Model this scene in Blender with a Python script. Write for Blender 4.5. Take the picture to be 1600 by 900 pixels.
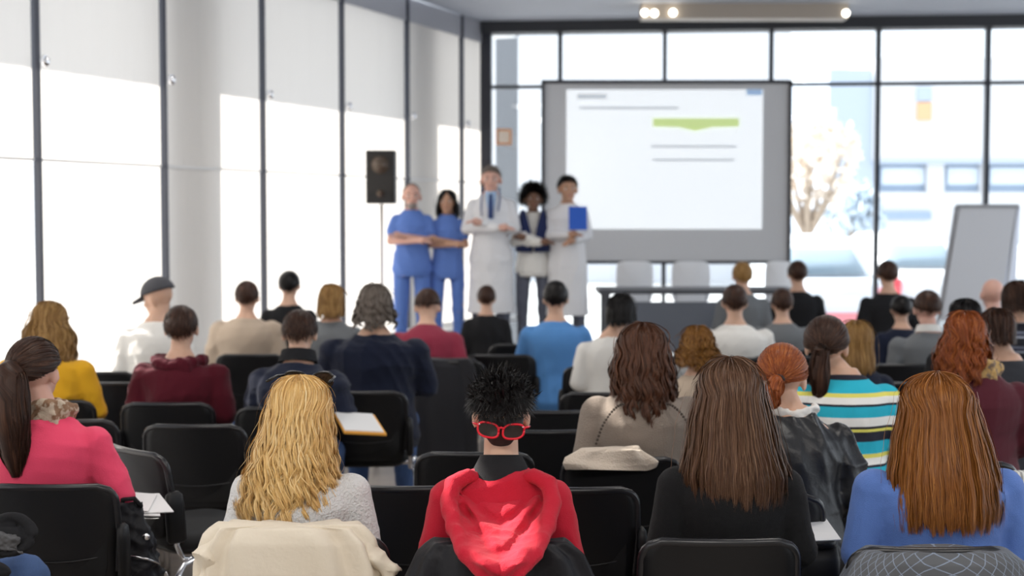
import bpy, math, random
import numpy as np
from math import sin, cos, pi, radians, sqrt
from mathutils import Vector, Matrix

# ------------------------------------------------------------------ camera, world, sun, exposure
for o in list(bpy.data.objects): bpy.data.objects.remove(o)
SC = bpy.context.scene
COL = SC.collection
F = 1600 * 50 / 36.0
CAMH = 1.72
PITCH = math.atan(117 / F)
cam = bpy.data.cameras.new('camera'); cam.lens = 50; cam.sensor_width = 36
cam.clip_end = 300
cam.dof.use_dof = True; cam.dof.focus_distance = 4.25; cam.dof.aperture_fstop = 2.5
camo = bpy.data.objects.new('camera', cam); COL.objects.link(camo)
camo.location = (0, 0, CAMH); camo.rotation_euler = (pi / 2 - PITCH, 0, 0)
SC.camera = camo
SC.view_settings.view_transform = 'Standard'; SC.view_settings.look = 'None'
SC.view_settings.gamma = 1; SC.view_settings.use_curve_mapping = False
SC.view_settings.exposure = 0.18
w = bpy.data.worlds.new('sky'); SC.world = w; w.use_nodes = True
bg = w.node_tree.nodes['Background']; bg.inputs[0].default_value = (0.86, 0.93, 1.0, 1); bg.inputs[1].default_value = 2.0
# left window wall: plan direction
THW = math.atan(865 / F); WD = np.array([sin(THW), cos(THW)]); WN = np.array([cos(THW), -sin(THW)])   # along, inward normal
sun = bpy.data.lights.new('sun', 'SUN'); sun.energy = 13.0; sun.angle = radians(0.6); sun.color = (1, .95, .87)
suno = bpy.data.objects.new('sun', sun); COL.objects.link(suno)
sd = Vector((WN[0] * cos(radians(35)) , WN[1] * cos(radians(35)), -sin(radians(35))))
suno.rotation_euler = sd.to_track_quat('-Z', 'Y').to_euler()
suno.location = (-20, 8, 20)
def area(name, loc, tgt, sx, sy, e, col):
    l = bpy.data.lights.new(name, 'AREA'); l.shape = 'RECTANGLE'; l.size = sx; l.size_y = sy; l.energy = e; l.color = col
    o = bpy.data.objects.new(name, l); COL.objects.link(o); o.location = loc
    o.rotation_euler = (Vector(tgt) - Vector(loc)).to_track_quat('-Z', 'Y').to_euler()
for lx, ly in ((-1.5, 5.0), (1.8, 5.0), (-1.0, 9.0), (2.6, 9.0)):
    area('ceiling_fill', (lx, ly, 3.7), (lx, ly, 0), 1.2, .5, 22, (1, .95, .88))
for lx in (-1.8, .6, 3.0): area('ceiling_fill', (lx, 1.0, 3.7), (lx, 1.2, 0), 1.2, .6, 48, (1, .95, .89))  # rear fill lights, added out of view to brighten the audience's backs

random.seed(7)
RNG = np.random.default_rng(11)

# ------------------------------------------------------------------ helpers
def at(px, py, Y):
    u = (px - 800) / F; v = (450 - py) / F
    dy = cos(PITCH) + v * sin(PITCH); dz = -sin(PITCH) + v * cos(PITCH)
    t = Y / dy
    return np.array([t * u, Y, CAMH + t * dz])

def sRGB(c):
    return tuple(((x / 12.92) if x <= .04045 else ((x + .055) / 1.055) ** 2.4) for x in c)
def hexc(h):
    return sRGB(tuple(int(h[i:i + 2], 16) / 255 for i in (0, 2, 4)))

MATS = {}
def mat(name, col, rough=.6, metal=0, bump=0, bscale=60, spec=.5, var=0, sheen=0, emit=0, alpha=None, stretch=(1, 1, 1)):
    if name in MATS: return MATS[name]
    if isinstance(col, str): col = hexc(col)
    m = bpy.data.materials.new(name); m.use_nodes = True; nt = m.node_tree; N = nt.nodes; L = nt.links
    b = N['Principled BSDF']
    b.inputs['Base Color'].default_value = (*col, 1); b.inputs['Roughness'].default_value = rough
    b.inputs['Metallic'].default_value = metal; b.inputs['Specular IOR Level'].default_value = spec
    if sheen: b.inputs['Sheen Weight'].default_value = sheen
    if emit: b.inputs['Emission Color'].default_value = (*col, 1); b.inputs['Emission Strength'].default_value = emit
    if bump or var:
        tc = N.new('ShaderNodeTexCoord'); mp = N.new('ShaderNodeMapping'); mp.inputs['Scale'].default_value = stretch
        L.new(tc.outputs['Object'], mp.inputs[0])
        n = N.new('ShaderNodeTexNoise'); n.inputs['Scale'].default_value = bscale; n.inputs['Detail'].default_value = 4
        L.new(mp.outputs[0], n.inputs['Vector'])
        if bump:
            bp = N.new('ShaderNodeBump'); bp.inputs['Strength'].default_value = bump; bp.inputs['Distance'].default_value = .01
            L.new(n.outputs['Fac'], bp.inputs['Height']); L.new(bp.outputs[0], b.inputs['Normal'])
        if var:
            mx = N.new('ShaderNodeMix'); mx.data_type = 'RGBA'
            mx.inputs['A'].default_value = (*[c * (1 - var) for c in col], 1)
            mx.inputs['B'].default_value = (*[min(1, c * (1 + var)) for c in col], 1)
            L.new(n.outputs['Fac'], mx.inputs['Factor']); L.new(mx.outputs['Result'], b.inputs['Base Color'])
    MATS[name] = m
    return m

def hair_mat(name, dark, mid, light, rough=.42):
    if name in MATS: return MATS[name]
    m = bpy.data.materials.new(name); m.use_nodes = True; nt = m.node_tree; N = nt.nodes; L = nt.links
    b = N['Principled BSDF']; b.inputs['Roughness'].default_value = rough; b.inputs['Specular IOR Level'].default_value = .22
    uv = N.new('ShaderNodeUVMap'); sp = N.new('ShaderNodeSeparateXYZ'); L.new(uv.outputs[0], sp.inputs[0])
    mp = N.new('ShaderNodeMapping'); mp.inputs['Scale'].default_value = (26, 1.3, 1); L.new(uv.outputs[0], mp.inputs[0])
    n = N.new('ShaderNodeTexNoise'); n.inputs['Scale'].default_value = 2.2; n.inputs['Detail'].default_value = 3; L.new(mp.outputs[0], n.inputs['Vector'])
    r = N.new('ShaderNodeValToRGB'); e = r.color_ramp.elements
    e[0].position = .2; e[0].color = (*hexc(dark), 1); e[1].position = .82; e[1].color = (*hexc(light), 1)
    x = e.new(.5); x.color = (*hexc(mid), 1)
    L.new(n.outputs['Fac'], r.inputs[0])
    L.new(r.outputs[0], b.inputs['Base Color'])
    MATS[name] = m
    return m

class Geo:
    def __init__(s): s.v = []; s.f = []; s.n = 0; s.uv = None
    def add(s, v, f):
        v = np.asarray(v, float).reshape(-1, 3); k = s.n
        s.v.append(v); s.f += [tuple(i + k for i in q) for q in f]; s.n += len(v)
    def verts(s): return np.concatenate(s.v) if s.v else np.zeros((0, 3))
    def xf(s, fn):
        s.v = [fn(s.verts())]; return s
    def box(s, c, size, rz=0):
        c = np.array(c); h = np.array(size) / 2
        p = np.array([[x, y, z] for x in (-1, 1) for y in (-1, 1) for z in (-1, 1)]) * h
        if rz: p = p @ np.array([[cos(rz), sin(rz), 0], [-sin(rz), cos(rz), 0], [0, 0, 1]])
        s.add(p + c, [(0, 1, 3, 2), (4, 6, 7, 5), (0, 4, 5, 1), (2, 3, 7, 6), (0, 2, 6, 4), (1, 5, 7, 3)]); return s
    def rings(s, R, cap=True, close=True):
        """R: array (m, n, 3) of rings"""
        R = np.asarray(R); m, n, _ = R.shape; f = []
        k = n if close else n - 1
        for i in range(m - 1):
            for j in range(k):
                a = i * n + j; b = i * n + (j + 1) % n
                f.append((a, b, b + n, a + n))
        V = R.reshape(-1, 3)
        if cap:
            V = np.concatenate([V, [R[0].mean(0)], [R[-1].mean(0)]]); c0 = m * n; c1 = c0 + 1
            for j in range(n):
                f.append((c0, (j + 1) % n, j)); f.append((c1, (m - 1) * n + j, (m - 1) * n + (j + 1) % n))
        s.add(V, f); return s
    def capsule(s, a, b, ra, rb, n=14, flat=None):
        a = np.array(a, float); b = np.array(b, float); d = b - a; l = np.linalg.norm(d) + 1e-9; d /= l
        u = np.cross(d, [0, 0, 1.0]); 
        if np.linalg.norm(u) < .1: u = np.cross(d, [0, 1.0, 0])
        u /= np.linalg.norm(u); v = np.cross(d, u); R = []
        ph = np.linspace(0, 2 * pi, n, endpoint=False); c = np.outer(np.cos(ph), u) + np.outer(np.sin(ph), v)
        for t in (.15, .5, .85): R.append(a - d * ra * cos(t * pi / 2) + c * ra * sin(t * pi / 2))
        for t in (0, .5, 1): R.append(a + d * l * t + c * (ra + (rb - ra) * t))
        for t in (.85, .5, .15): R.append(b + d * rb * cos(t * pi / 2) + c * rb * sin(t * pi / 2))
        return s.rings(np.array(R))
    def ell(s, c, r, n=18, m=10, M=None):
        th = np.linspace(.02, pi - .02, m); ph = np.linspace(0, 2 * pi, n, endpoint=False)
        R = np.array([[[sin(t) * cos(p), sin(t) * sin(p), -cos(t)] for p in ph] for t in th]) * np.array(r)
        if M is not None: R = R @ np.array(M).T
        return s.rings(R + np.array(c))
    def loft(s, rows, n=28, cap=True, pw=2.0):
        """rows: (z, rx, ry, cy, cx) horizontal superellipse rings"""
        ph = np.linspace(0, 2 * pi, n, endpoint=False); R = []
        sg = lambda q: np.sign(q) * np.abs(q) ** (2 / pw)
        for r in rows:
            z, rx, ry = r[:3]; cy = r[3] if len(r) > 3 else 0; cx = r[4] if len(r) > 4 else 0
            R.append(np.stack([cx + rx * sg(np.cos(ph)), cy + ry * sg(np.sin(ph)), np.full(n, z)], 1))
        return s.rings(np.array(R), cap)
    def tube(s, pts, r, n=8):
        pts = np.asarray(pts, float); m = len(pts); r = np.broadcast_to(np.asarray(r, float), (m,)); R = []
        T = np.gradient(pts, axis=0); ph = np.linspace(0, 2 * pi, n, endpoint=False)
        ref = np.array([0.13, .31, .94])
        for i in range(m):
            d = T[i] / (np.linalg.norm(T[i]) + 1e-9); u = np.cross(d, ref)
            if np.linalg.norm(u) < .15: u = np.cross(d, [1.0, 0, 0])
            u /= np.linalg.norm(u); v = np.cross(d, u)
            R.append(pts[i] + r[i] * (np.outer(np.cos(ph), u) + np.outer(np.sin(ph), v)))
        return s.rings(np.array(R))
    def mesh(s, name='m', smooth=True):
        m = bpy.data.meshes.new(name); m.from_pydata(s.verts().tolist(), [], s.f)
        if smooth: m.polygons.foreach_set('use_smooth', [True] * len(m.polygons))
        m.update(); return m

def link(name, me, material=None, parent=None, loc=None, rz=0, kind=None, label=None, cat=None, group=None):
    o = bpy.data.objects.new(name, me); COL.objects.link(o)
    if material is not None and me is not None and not me.materials: me.materials.append(material)
    if parent is not None: o.parent = parent
    if loc is not None: o.location = [float(q) for q in loc]
    if rz: o.rotation_euler = (0, 0, rz)
    tag(o, label, cat, group, kind); return o
def tag(o, label=None, cat=None, group=None, kind=None):
    if label: o['label'] = label
    if cat: o['category'] = cat
    if group: o['group'] = group
    if kind: o['kind'] = kind
    return o
def part(name, g, material, parent, smooth=True, label=None, bevel=0):
    o = link(name, g.mesh(name, smooth), material, parent, label=label)
    if bevel:
        b = o.modifiers.new('bevel', 'BEVEL'); b.width = bevel; b.segments = 2; b.limit_method = 'ANGLE'
    return o
def thing(name, loc, rz, label, cat, group=None): return link(name, None, None, None, loc, rz, None, label, cat, group)
def copy_tree(o, parent=None):
    c = o.copy(); COL.objects.link(c)
    if parent: c.parent = parent; c.matrix_parent_inverse = o.matrix_parent_inverse
    for ch in list(o.children): copy_tree(ch, c)
    return c

TMP = bpy.data.collections.new('tmp')
def remesh(g, voxel, smooth=4, folds=None):
    me = g.mesh('tmp'); o = bpy.data.objects.new('tmp', me); COL.objects.link(o)
    r = o.modifiers.new('r', 'REMESH'); r.mode = 'VOXEL'; r.voxel_size = voxel; r.use_smooth_shade = True
    if smooth:
        q = o.modifiers.new('s', 'SMOOTH'); q.factor = .5; q.iterations = smooth
    dg = bpy.context.evaluated_depsgraph_get()
    out = bpy.data.meshes.new_from_object(o.evaluated_get(dg))
    bpy.data.objects.remove(o); bpy.data.meshes.remove(me)
    if folds:
        n = len(out.vertices); co = np.empty(n * 3); out.vertices.foreach_get('co', co); co = co.reshape(-1, 3)
        no = np.empty(n * 3); out.vertices.foreach_get('normal', no); no = no.reshape(-1, 3)
        co = co + no * folds(co)[:, None]
        out.vertices.foreach_set('co', co.ravel()); out.update()
    out.polygons.foreach_set('use_smooth', [True] * len(out.polygons))
    return out

def fold_fn(amp, freq=18, seed=0, vert=.35):
    """cloth wrinkles: warped sine ridges with different orientations"""
    r = np.random.default_rng(seed); D = []
    for k in range(5):
        d = r.normal(size=3); d[2] *= vert if k % 2 else 2.0; d /= np.linalg.norm(d)
        w_ = r.normal(size=3) * freq * .35
        D.append((d * freq * (1 + .55 * k), w_, r.random() * 6, 1 / (1 + .6 * k)))
    def fn(p):
        s = 0
        for d, w_, ph, a in D:
            s = s + a * (1 - 2 * np.abs(np.sin(p @ d + 1.7 * np.sin(p @ w_ + ph) + ph)) ** .7)
        m = .5 + .5 * np.sin(p @ np.array([7.0, 5, 9]) + seed)
        return amp * s * (.35 + .65 * m)
    return fn

# ------------------------------------------------------------------ the room
def wall_pt(k, off=0.0):
    d = 6.22e-4 + .87e-4 * k
    Yv = 6.0 * 1 / (cos(THW)) * F * d
    X = Yv * ((1665 - 1 / d) - 800) / F if abs(d) > 1e-9 else 0
    return np.array([X, Yv]) + WN * off
def wall_xy(k, off=0.0):          # linear along the wall
    a = wall_pt(0); b = wall_pt(5.0); return a + (b - a) * (k / 5.0) + WN * off
KC = 5.48
CORNER = wall_xy(KC)
FARR = at(1600, 300, 15.15)[:2]
FD = (FARR - CORNER); FL = np.linalg.norm(FD); FD /= FL; FNI = np.array([FD[1], -FD[0]])   # inward (towards camera)
CEIL = 3.80

M_white = mat('wall_white', (.8, .8, .8), .7)
M_ceil = mat('ceiling_paint', (.50, .53, .60), .75, bump=.1, bscale=8)
M_dark = mat('dark_frame', (.018, .02, .03), .45)
M_beam = mat('dark_beam', (.03, .031, .036), .6)

def ground(name, x0, x1, y0, y1, z0, z1, m):
    return link(name, Geo().box(((x0 + x1) / 2, (y0 + y1) / 2, (z0 + z1) / 2), (x1 - x0, y1 - y0, z1 - z0)).mesh(name, False), m, kind='structure')

# floor: brown-grey laminate boards
mf = mat('laminate', (.23, .19, .16), .38)
nt = mf.node_tree; N = nt.nodes; L = nt.links; b = N['Principled BSDF']
tc = N.new('ShaderNodeTexCoord'); br = N.new('ShaderNodeTexBrick'); br.inputs['Scale'].default_value = 1
br.inputs['Brick Width'].default_value = 1.3; br.inputs['Row Height'].default_value = .19; br.inputs['Mortar Size'].default_value = .003
br.inputs['Color1'].default_value = (.30, .25, .21, 1); br.inputs['Color2'].default_value = (.22, .185, .155, 1); br.inputs['Mortar'].default_value = (.09, .075, .06, 1)
L.new(tc.outputs['Object'], br.inputs['Vector']); L.new(br.outputs['Color'], b.inputs['Base Color'])
def poly_slab(name, pts, z0, z1, m):
    g = Geo(); n = len(pts)
    g.add([(*p, z0) for p in pts] + [(*p, z1) for p in pts],
          [tuple(range(n))[::-1], tuple(range(n, 2 * n))] + [(i, (i + 1) % n, (i + 1) % n + n, i + n) for i in range(n)])
    return link(name, g.mesh(name, False), m, kind='structure')
NEARL = wall_xy(-7.0)
room = [(NEARL[0], NEARL[1] - 2.0), (9.0, NEARL[1] - 2.0), tuple(CORNER + FD * (FL + 2.6)), tuple(CORNER)]
poly_slab('floor', [(p[0], p[1]) for i, p in enumerate(room)], -.1, 0, mf)
poly_slab('ceiling', room, CEIL, CEIL + .2, M_ceil)

def wbox(g, k0, k1, off, thick, z0, z1):
    p0 = wall_xy(k0); p1 = wall_xy(k1); q = [p0 + WN * (off - thick / 2), p1 + WN * (off - thick / 2), p1 + WN * (off + thick / 2), p0 + WN * (off + thick / 2)]
    g.add([(*p, z0) for p in q] + [(*p, z1) for p in q], [(3, 2, 1, 0), (4, 5, 6, 7), (0, 1, 5, 4), (1, 2, 6, 5), (2, 3, 7, 6), (3, 0, 4, 7)])
def fbox(g, a0, a1, off, thick, z0, z1):
    p0 = CORNER + FD * a0; p1 = CORNER + FD * a1; q = [p0 + FNI * (off - thick / 2), p1 + FNI * (off - thick / 2), p1 + FNI * (off + thick / 2), p0 + FNI * (off + thick / 2)]
    g.add([(*p, z0) for p in q] + [(*p, z1) for p in q], [(3, 2, 1, 0), (4, 5, 6, 7), (0, 1, 5, 4), (1, 2, 6, 5), (2, 3, 7, 6), (3, 0, 4, 7)])

# translucent blinds
mb = bpy.data.materials.new('blind_fabric'); mb.use_nodes = True; nt = mb.node_tree; nt.nodes.clear(); N = nt.nodes; L = nt.links
out = N.new('ShaderNodeOutputMaterial'); mx = N.new('ShaderNodeMixShader'); tr = N.new('ShaderNodeBsdfTranslucent'); df = N.new('ShaderNodeBsdfDiffuse')
tr.inputs[0].default_value = (.66, .63, .60, 1); df.inputs[0].default_value = (.66, .64, .62, 1); mx.inputs[0].default_value = .45
tc = N.new('ShaderNodeTexCoord'); nz = N.new('ShaderNodeTexNoise'); nz.inputs['Scale'].default_value = 2.5; mp = N.new('ShaderNodeMapping'); mp.inputs['Scale'].default_value = (3, 3, .3)
L.new(tc.outputs['Object'], mp.inputs[0]); L.new(mp.outputs[0], nz.inputs['Vector']); bp = N.new('ShaderNodeBump'); bp.inputs['Strength'].default_value = .35; bp.inputs['Distance'].default_value = .06
L.new(nz.outputs['Fac'], bp.inputs['Height']); L.new(bp.outputs[0], df.inputs['Normal'])
L.new(df.outputs[0], mx.inputs[1]); L.new(tr.outputs[0], mx.inputs[2]); L.new(mx.outputs[0], out.inputs[0])

wl = link('wall_left', None, kind='structure'); 
g = Geo(); wbox(g, -7, KC, -.05, .14, CEIL - .22, CEIL); part('beam', g, mat('left_beam', (.35, .35, .38), .6), wl, False)
for k in range(-7, 6):
    k1 = min(k + 1, KC)
    for z0, z1, nm in ((.12, 2.06, 0), (2.055, CEIL - .02, 1)):
        g = Geo(); n = 14; R = []
        for j in range(n + 1):
            kk = k + .02 + (k1 - k - .04) * j / n
            p = wall_xy(kk, .004 * sin(j * 1.9 + k) + nm * .006)
            R.append([(*p, z0 + .0), (*p, z1)])
        R = np.array(R); g.add(R.reshape(-1, 3), [(2 * j, 2 * j + 2, 2 * j + 3, 2 * j + 1) for j in range(n)])
        part('blind_panel', g, mb, wl)
    g = Geo(); wbox(g, k + .02, k1 - .02, .012, .012, 2.045, 2.062); part('hem_bar', g, mat('hem', (.7, .7, .7), .5), wl, False)
    g = Geo(); wbox(g, k - .009, k + .009, .02, .05, 0, CEIL); part('mullion', g, mat('mullion_left', (.05, .055, .075), .4), wl, False)
    p = wall_xy(k, .09); g = Geo(); g.ell((*p, 2.66), (.03, .03, .04)); part('bracket', g, mat('chrome', (.8, .8, .82), .15, 1), wl)
poly_slab('wall_back', [(NEARL[0] - .2, NEARL[1] - 2.2), (9.0, NEARL[1] - 2.2), (9.0, NEARL[1] - 2), (NEARL[0] - .2, NEARL[1] - 2)], 0, CEIL, mat('wall_paint', (.55, .54, .52), .8))
g = Geo(); wbox(g, -7, KC, .02, .12, 0, .12); link('baseboard_left', g.mesh('b', False), M_white, kind='structure')
g = Geo(); wbox(g, -2, KC, .28, .42, .55, .60); wbox(g, -2, KC, .12, .04, .12, .55)
link('trim_1', g.mesh('sill', False), mat('sill', (.62, .63, .65), .5), kind='structure')
# outside: roof overhang and columns that shade the blinds
g = Geo(); wbox(g, -9, KC + 1, -.907, 1.56, CEIL, CEIL + .3); ov = link('trim_2', g.mesh('overhang', False), M_white, kind='structure')
for k in (-5, -2, 1, 4):
    g = Geo(); wbox(g, k + .03, k + .57, -.45, .5, 0, CEIL); link('outer_column', g.mesh('c', False), M_white, kind='structure')

# far window wall
wf = link('wall_far', None, kind='structure')
def far_a(px, z=3.0):    # distance along far wall of pixel column px
    u = (px - 800) / F
    # solve CORNER + FD*a = t*(u,1)
    A = np.array([[FD[0], -u], [FD[1], -1.0]]); s_ = np.linalg.solve(A, -CORNER); return s_[0]
cols = [760, 875, 1037, 1202, 1368, 1538]
aa = [far_a(c) for c in cols]; step = aa[-1] - aa[-2]; aa += [aa[-1] + step, aa[-1] + 2 * step, aa[-1] + 3 * step]
M_glass = bpy.data.materials.new('window_glass'); M_glass.use_nodes = True; nt = M_glass.node_tree; nt.nodes.clear(); N = nt.nodes; L = nt.links
out = N.new('ShaderNodeOutputMaterial'); mx = N.new('ShaderNodeMixShader'); t_ = N.new('ShaderNodeBsdfTransparent'); gl = N.new('ShaderNodeBsdfGlossy'); gl.inputs['Roughness'].default_value = .02
t_.inputs[0].default_value = (.95, .97, .98, 1); lw = N.new('ShaderNodeFresnel'); lw.inputs[0].default_value = 1.45
L.new(lw.outputs[0], mx.inputs[0]); L.new(t_.outputs[0], mx.inputs[1]); L.new(gl.outputs[0], mx.inputs[2]); L.new(mx.outputs[0], out.inputs[0])
for i, a in enumerate(aa):
    wdt = .10 if i == 0 else .045
    g = Geo(); fbox(g, a - wdt / 2, a + wdt / 2, 0, .12, 0, CEIL - .1); part('mullion', g, M_dark, wf, False)
    if i < len(aa) - 1:
        for z in (3.10, 1.0) if False else (3.10,):
            g = Geo(); fbox(g, a + wdt / 2, aa[i + 1] - .0225, 0, .08, z - .018, z + .018); part('transom', g, M_dark, wf, False)
        for z0, z1 in ((.08, 3.082), (3.118, CEIL - .1)):
            g = Geo(); fbox(g, a + wdt / 2 + .001, aa[i + 1] - .024, 0, .01, z0, z1); part('pane', g, M_glass, wf, False)
g = Geo(); fbox(g, 0, aa[-1], 0, .3, CEIL - .12, CEIL); part('beam', g, M_beam, wf, False)
g = Geo(); fbox(g, 0, aa[-1], 0, .16, 0, .08); part('sill', g, M_dark, wf, False)
g = Geo(); fbox(g, -.02, .10, .02, .14, 0, CEIL); part('corner_post', g, M_dark, wf, False)

# stage (low platform)
g = Geo(); g.box((.45, 12.95, .15), (4.2, 2.3, .3)); link('trim_3', g.mesh('stage', False), mat('stage', (.22, .2, .18), .6), kind='structure')

# ceiling fixture
fx = at(1160, 18, 14.4)
t = thing('ceiling_light', (fx[0], 14.35, CEIL), 0, 'long beige ceiling track fixture with small glowing lamps at its ends', 'light')
part('housing', Geo().box((0, 0, -.075), (2.05, .24, .15)), mat('beige_fixture', (.42, .36, .3), .5), t, False)
M_lamp = mat('lamp_glow', (1, .93, .8), .4, emit=6)
for lx, ly in ((-1.0, -.14), (-.72, -.14), (-.9, -.10), (1.0, -.10)):
    part('lamp', Geo().ell((lx, ly - .02, -.10), (.035, .035, .035)), M_lamp, t)

# ------------------------------------------------------------------ outside
ground('ground', -60, 60, 15.9, 80, -.5, -.3, mat('paving', (.55, .55, .55), .9))
link('ground_left', Geo().box((-34, 5, -.4), (50, 40, .2)).mesh('gl', False), MATS['paving'], kind='structure')
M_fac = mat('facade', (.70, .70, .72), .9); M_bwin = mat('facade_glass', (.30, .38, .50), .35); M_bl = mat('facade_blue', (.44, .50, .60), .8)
def px_box(px0, px1, py0, py1, Y, dep):
    a = at(px0, py0, Y); c = at(px1, py1, Y); return ((a[0] + c[0]) / 2, Y + dep / 2, (a[2] + c[2]) / 2), (abs(c[0] - a[0]), dep, abs(a[2] - c[2]))
b0 = at(1480, 300, 34)
bd = thing('office_building', (b0[0], 34, -.3), 0, 'pale two-storey building across the street with ribbon windows', 'building')
def bpart(nm, px0, px1, py0, py1, Y, dep, m):
    c, s_ = px_box(px0, px1, py0, py1, Y, dep); c = (c[0] - b0[0], c[1] - 34, c[2] + .3); return part(nm, Geo().box(c, s_), m, bd, False)
bpart('upper_wall', 1366, 1760, 90, 252, 34, 5, M_fac)
bpart('lower_wall', 1366, 1760, 300, 382, 34.2, 5, M_fac)
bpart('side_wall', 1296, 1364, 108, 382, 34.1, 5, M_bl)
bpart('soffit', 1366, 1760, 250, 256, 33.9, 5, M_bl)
for x0, x1 in ((1372, 1450), (1475, 1534), (1542, 1620), (1630, 1710)):
    fr = bpart('window', x0, x1, 256, 300, 34.35, .2, M_bwin)
    c, s_ = px_box(x0 + 6, x1 - 6, 262, 288, 34.30, .05); c = (c[0] - b0[0], c[1] - 34, c[2] + .3)
    link('pane', Geo().box(c, s_).mesh('pane', False), mat('pane_bright', (.72, .8, .9), .3), fr)
for x0, x1 in ((1450, 1475), (1534, 1542), (1620, 1630)): bpart('pier', x0, x1, 252, 302, 34.1, .3, M_fac)
bpart('shop_window', 1378, 1455, 330, 343, 34.1, .3, M_bwin)
bpart('sign_panel', 1434, 1456, 160, 188, 33.9, .1, mat('orange_panel', (.80, .45, .25), .7))
bpart('sign_panel', 1434, 1456, 136, 158, 33.9, .1, M_bl)
# second paler block behind the screen
c, s_ = px_box(700, 1230, 92, 600, 42, 6)
t = thing('white_building', (c[0], 45, -.3), 0, 'plain white block behind the projection screen', 'building')
part('wall', Geo().box((0, 0, 3.9), (s_[0], 6, 7.8)), M_fac, t, False)
part('roof', Geo().box((0, 0, 7.9), (s_[0] + .6, 6.6, .25)), M_bl, t, False)
# outer pillar with orange notice
p = at(792, 300, 19)
t = thing('concrete_pillar', (p[0], 19, -.3), 0, 'grey concrete pillar outside the leftmost far window', 'pillar')
part('shaft', Geo().box((0, 0, 2.3), (.30, .3, 4.6)), mat('concrete', (.22, .225, .24), .9), t, False)
part('cap', Geo().box((0, 0, 4.64), (.4, .4, .1)), MATS['concrete'], t, False)
p = at(787, 214, 15.2); t = thing('notice', (p[0], 15.2, p[2]), 0, 'small orange-framed square notice on the glass left of the screen', 'sign')
for a_, b_, c_, d_ in ((0, .075, .17, .02), (0, -.075, .17, .02), (-.075, 0, .02, .13), (.075, 0, .02, .13)):
    part('frame', Geo().box((a_, 0, b_), (c_, .02, d_)), mat('orange', (.75, .33, .12), .6), t, False)
part('sheet', Geo().box((0, .005, 0), (.13, .008, .13)), mat('cream_sheet', (.85, .75, .65), .7), t, False)
# street tree
def tree(px, Y, h, r, label, n=900, colr=(.62, .5, .38)):
    p = at(px, 300, Y); t = thing('street_tree', (p[0], Y, -.3), 0, label, 'tree')
    g = Geo(); g.tube([(0, 0, 0), (.05, 0, h * .3), (0, .05, h * .55), (.08, 0, h * .8)], [.14, .11, .08, .03])
    for k in range(7):
        a = k * .9; g.tube([(0, 0, h * .4), (cos(a) * r * .5, sin(a) * r * .5, h * .62), (cos(a) * r * .8, sin(a) * r * .8, h * .8)], [.06, .04, .015], 6)
    part('trunk', g, mat('bark', (.35, .28, .22), .9), t)
    P = RNG.normal(size=(n, 3)); P /= np.linalg.norm(P, axis=1)[:, None]; P *= (RNG.random(n) ** .4)[:, None] * r; P[:, 2] = P[:, 2] * 1.0 + h * .78
    g = Geo()
    for q in P:
        a, b_ = RNG.normal(size=(2, 3)) * .09; g.add([q - a, q + b_, q + a, q - b_], [(0, 1, 2, 3)])
    o = part('foliage', g, mat('leaf_%d' % int(colr[0] * 100), colr, .8), t, False); o['kind'] = 'stuff'
tree(1262, 27, 3.9, 1.0, 'pale beige autumn tree right of the projection screen', 420, (.84, .75, .66))
tree(1330, 31, 2.6, .7, 'smaller pale blue-green tree beside the blue-grey side wall', 500, (.62, .70, .78))
# parked cars
def car(px, Y, label, colr, rz=0):
    p = at(px, 400, Y); t = thing('parked_car', (p[0], Y, -.3), rz, label, 'car')
    body = [(.28, .82, 2.1), (.45, .90, 2.2), (.75, .92, 2.22), (.98, .90, 2.15), (1.08, .84, 2.0)]
    g = Geo(); g.loft([(z, rx, ry) for z, rx, ry in body], 40, pw=4.5); part('body', g, mat('carpaint_' + label[:5], colr, .3), t)
    g = Geo(); g.loft([(1.04, .82, 1.6, .2), (1.3, .78, 1.4, .25), (1.55, .70, 1.15, .3), (1.66, .58, .95, .3), (1.69, .3, .6, .3)], 40, pw=4.5); part('cabin', g, mat('carpaint_' + label[:5], colr, .3), t)
    g = Geo(); g.loft([(1.12, .70, 1.62, .2), (1.30, .68, 1.44, .25), (1.5, .62, 1.24, .3)], 40, pw=5); part('rear_window', g, mat('car_glass', (.25, .32, .38), .1), t)
    for sx in (-1, 1):
        part('tail_light', Geo().box((sx * .72, -2.12, .86), (.26, .12, .22)), mat('tail_red', (.85, .08, .1), .3), t, False)
        for sy in (-1.35, 1.35):
            g = Geo(); g.capsule((sx * .72, sy, .33), (sx * .86, sy, .33), .30, .30); part('wheel', g, mat('tyre', (.03, .03, .03), .7), t)
    part('bumper', Geo().box((0, -2.15, .55), (1.5, .16, .16)), mat('bumper_red', (.75, .25, .28), .5), t, False)
    part('number_plate', Geo().box((0, -2.22, .80), (.5, .03, .12)), M_white, t, False)
car(1408, 25, 'white car parked outside beside the flip chart', (.85, .85, .87))
car(1262, 22, 'pale silver car parked outside right of the screen', (.7, .74, .8))

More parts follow.
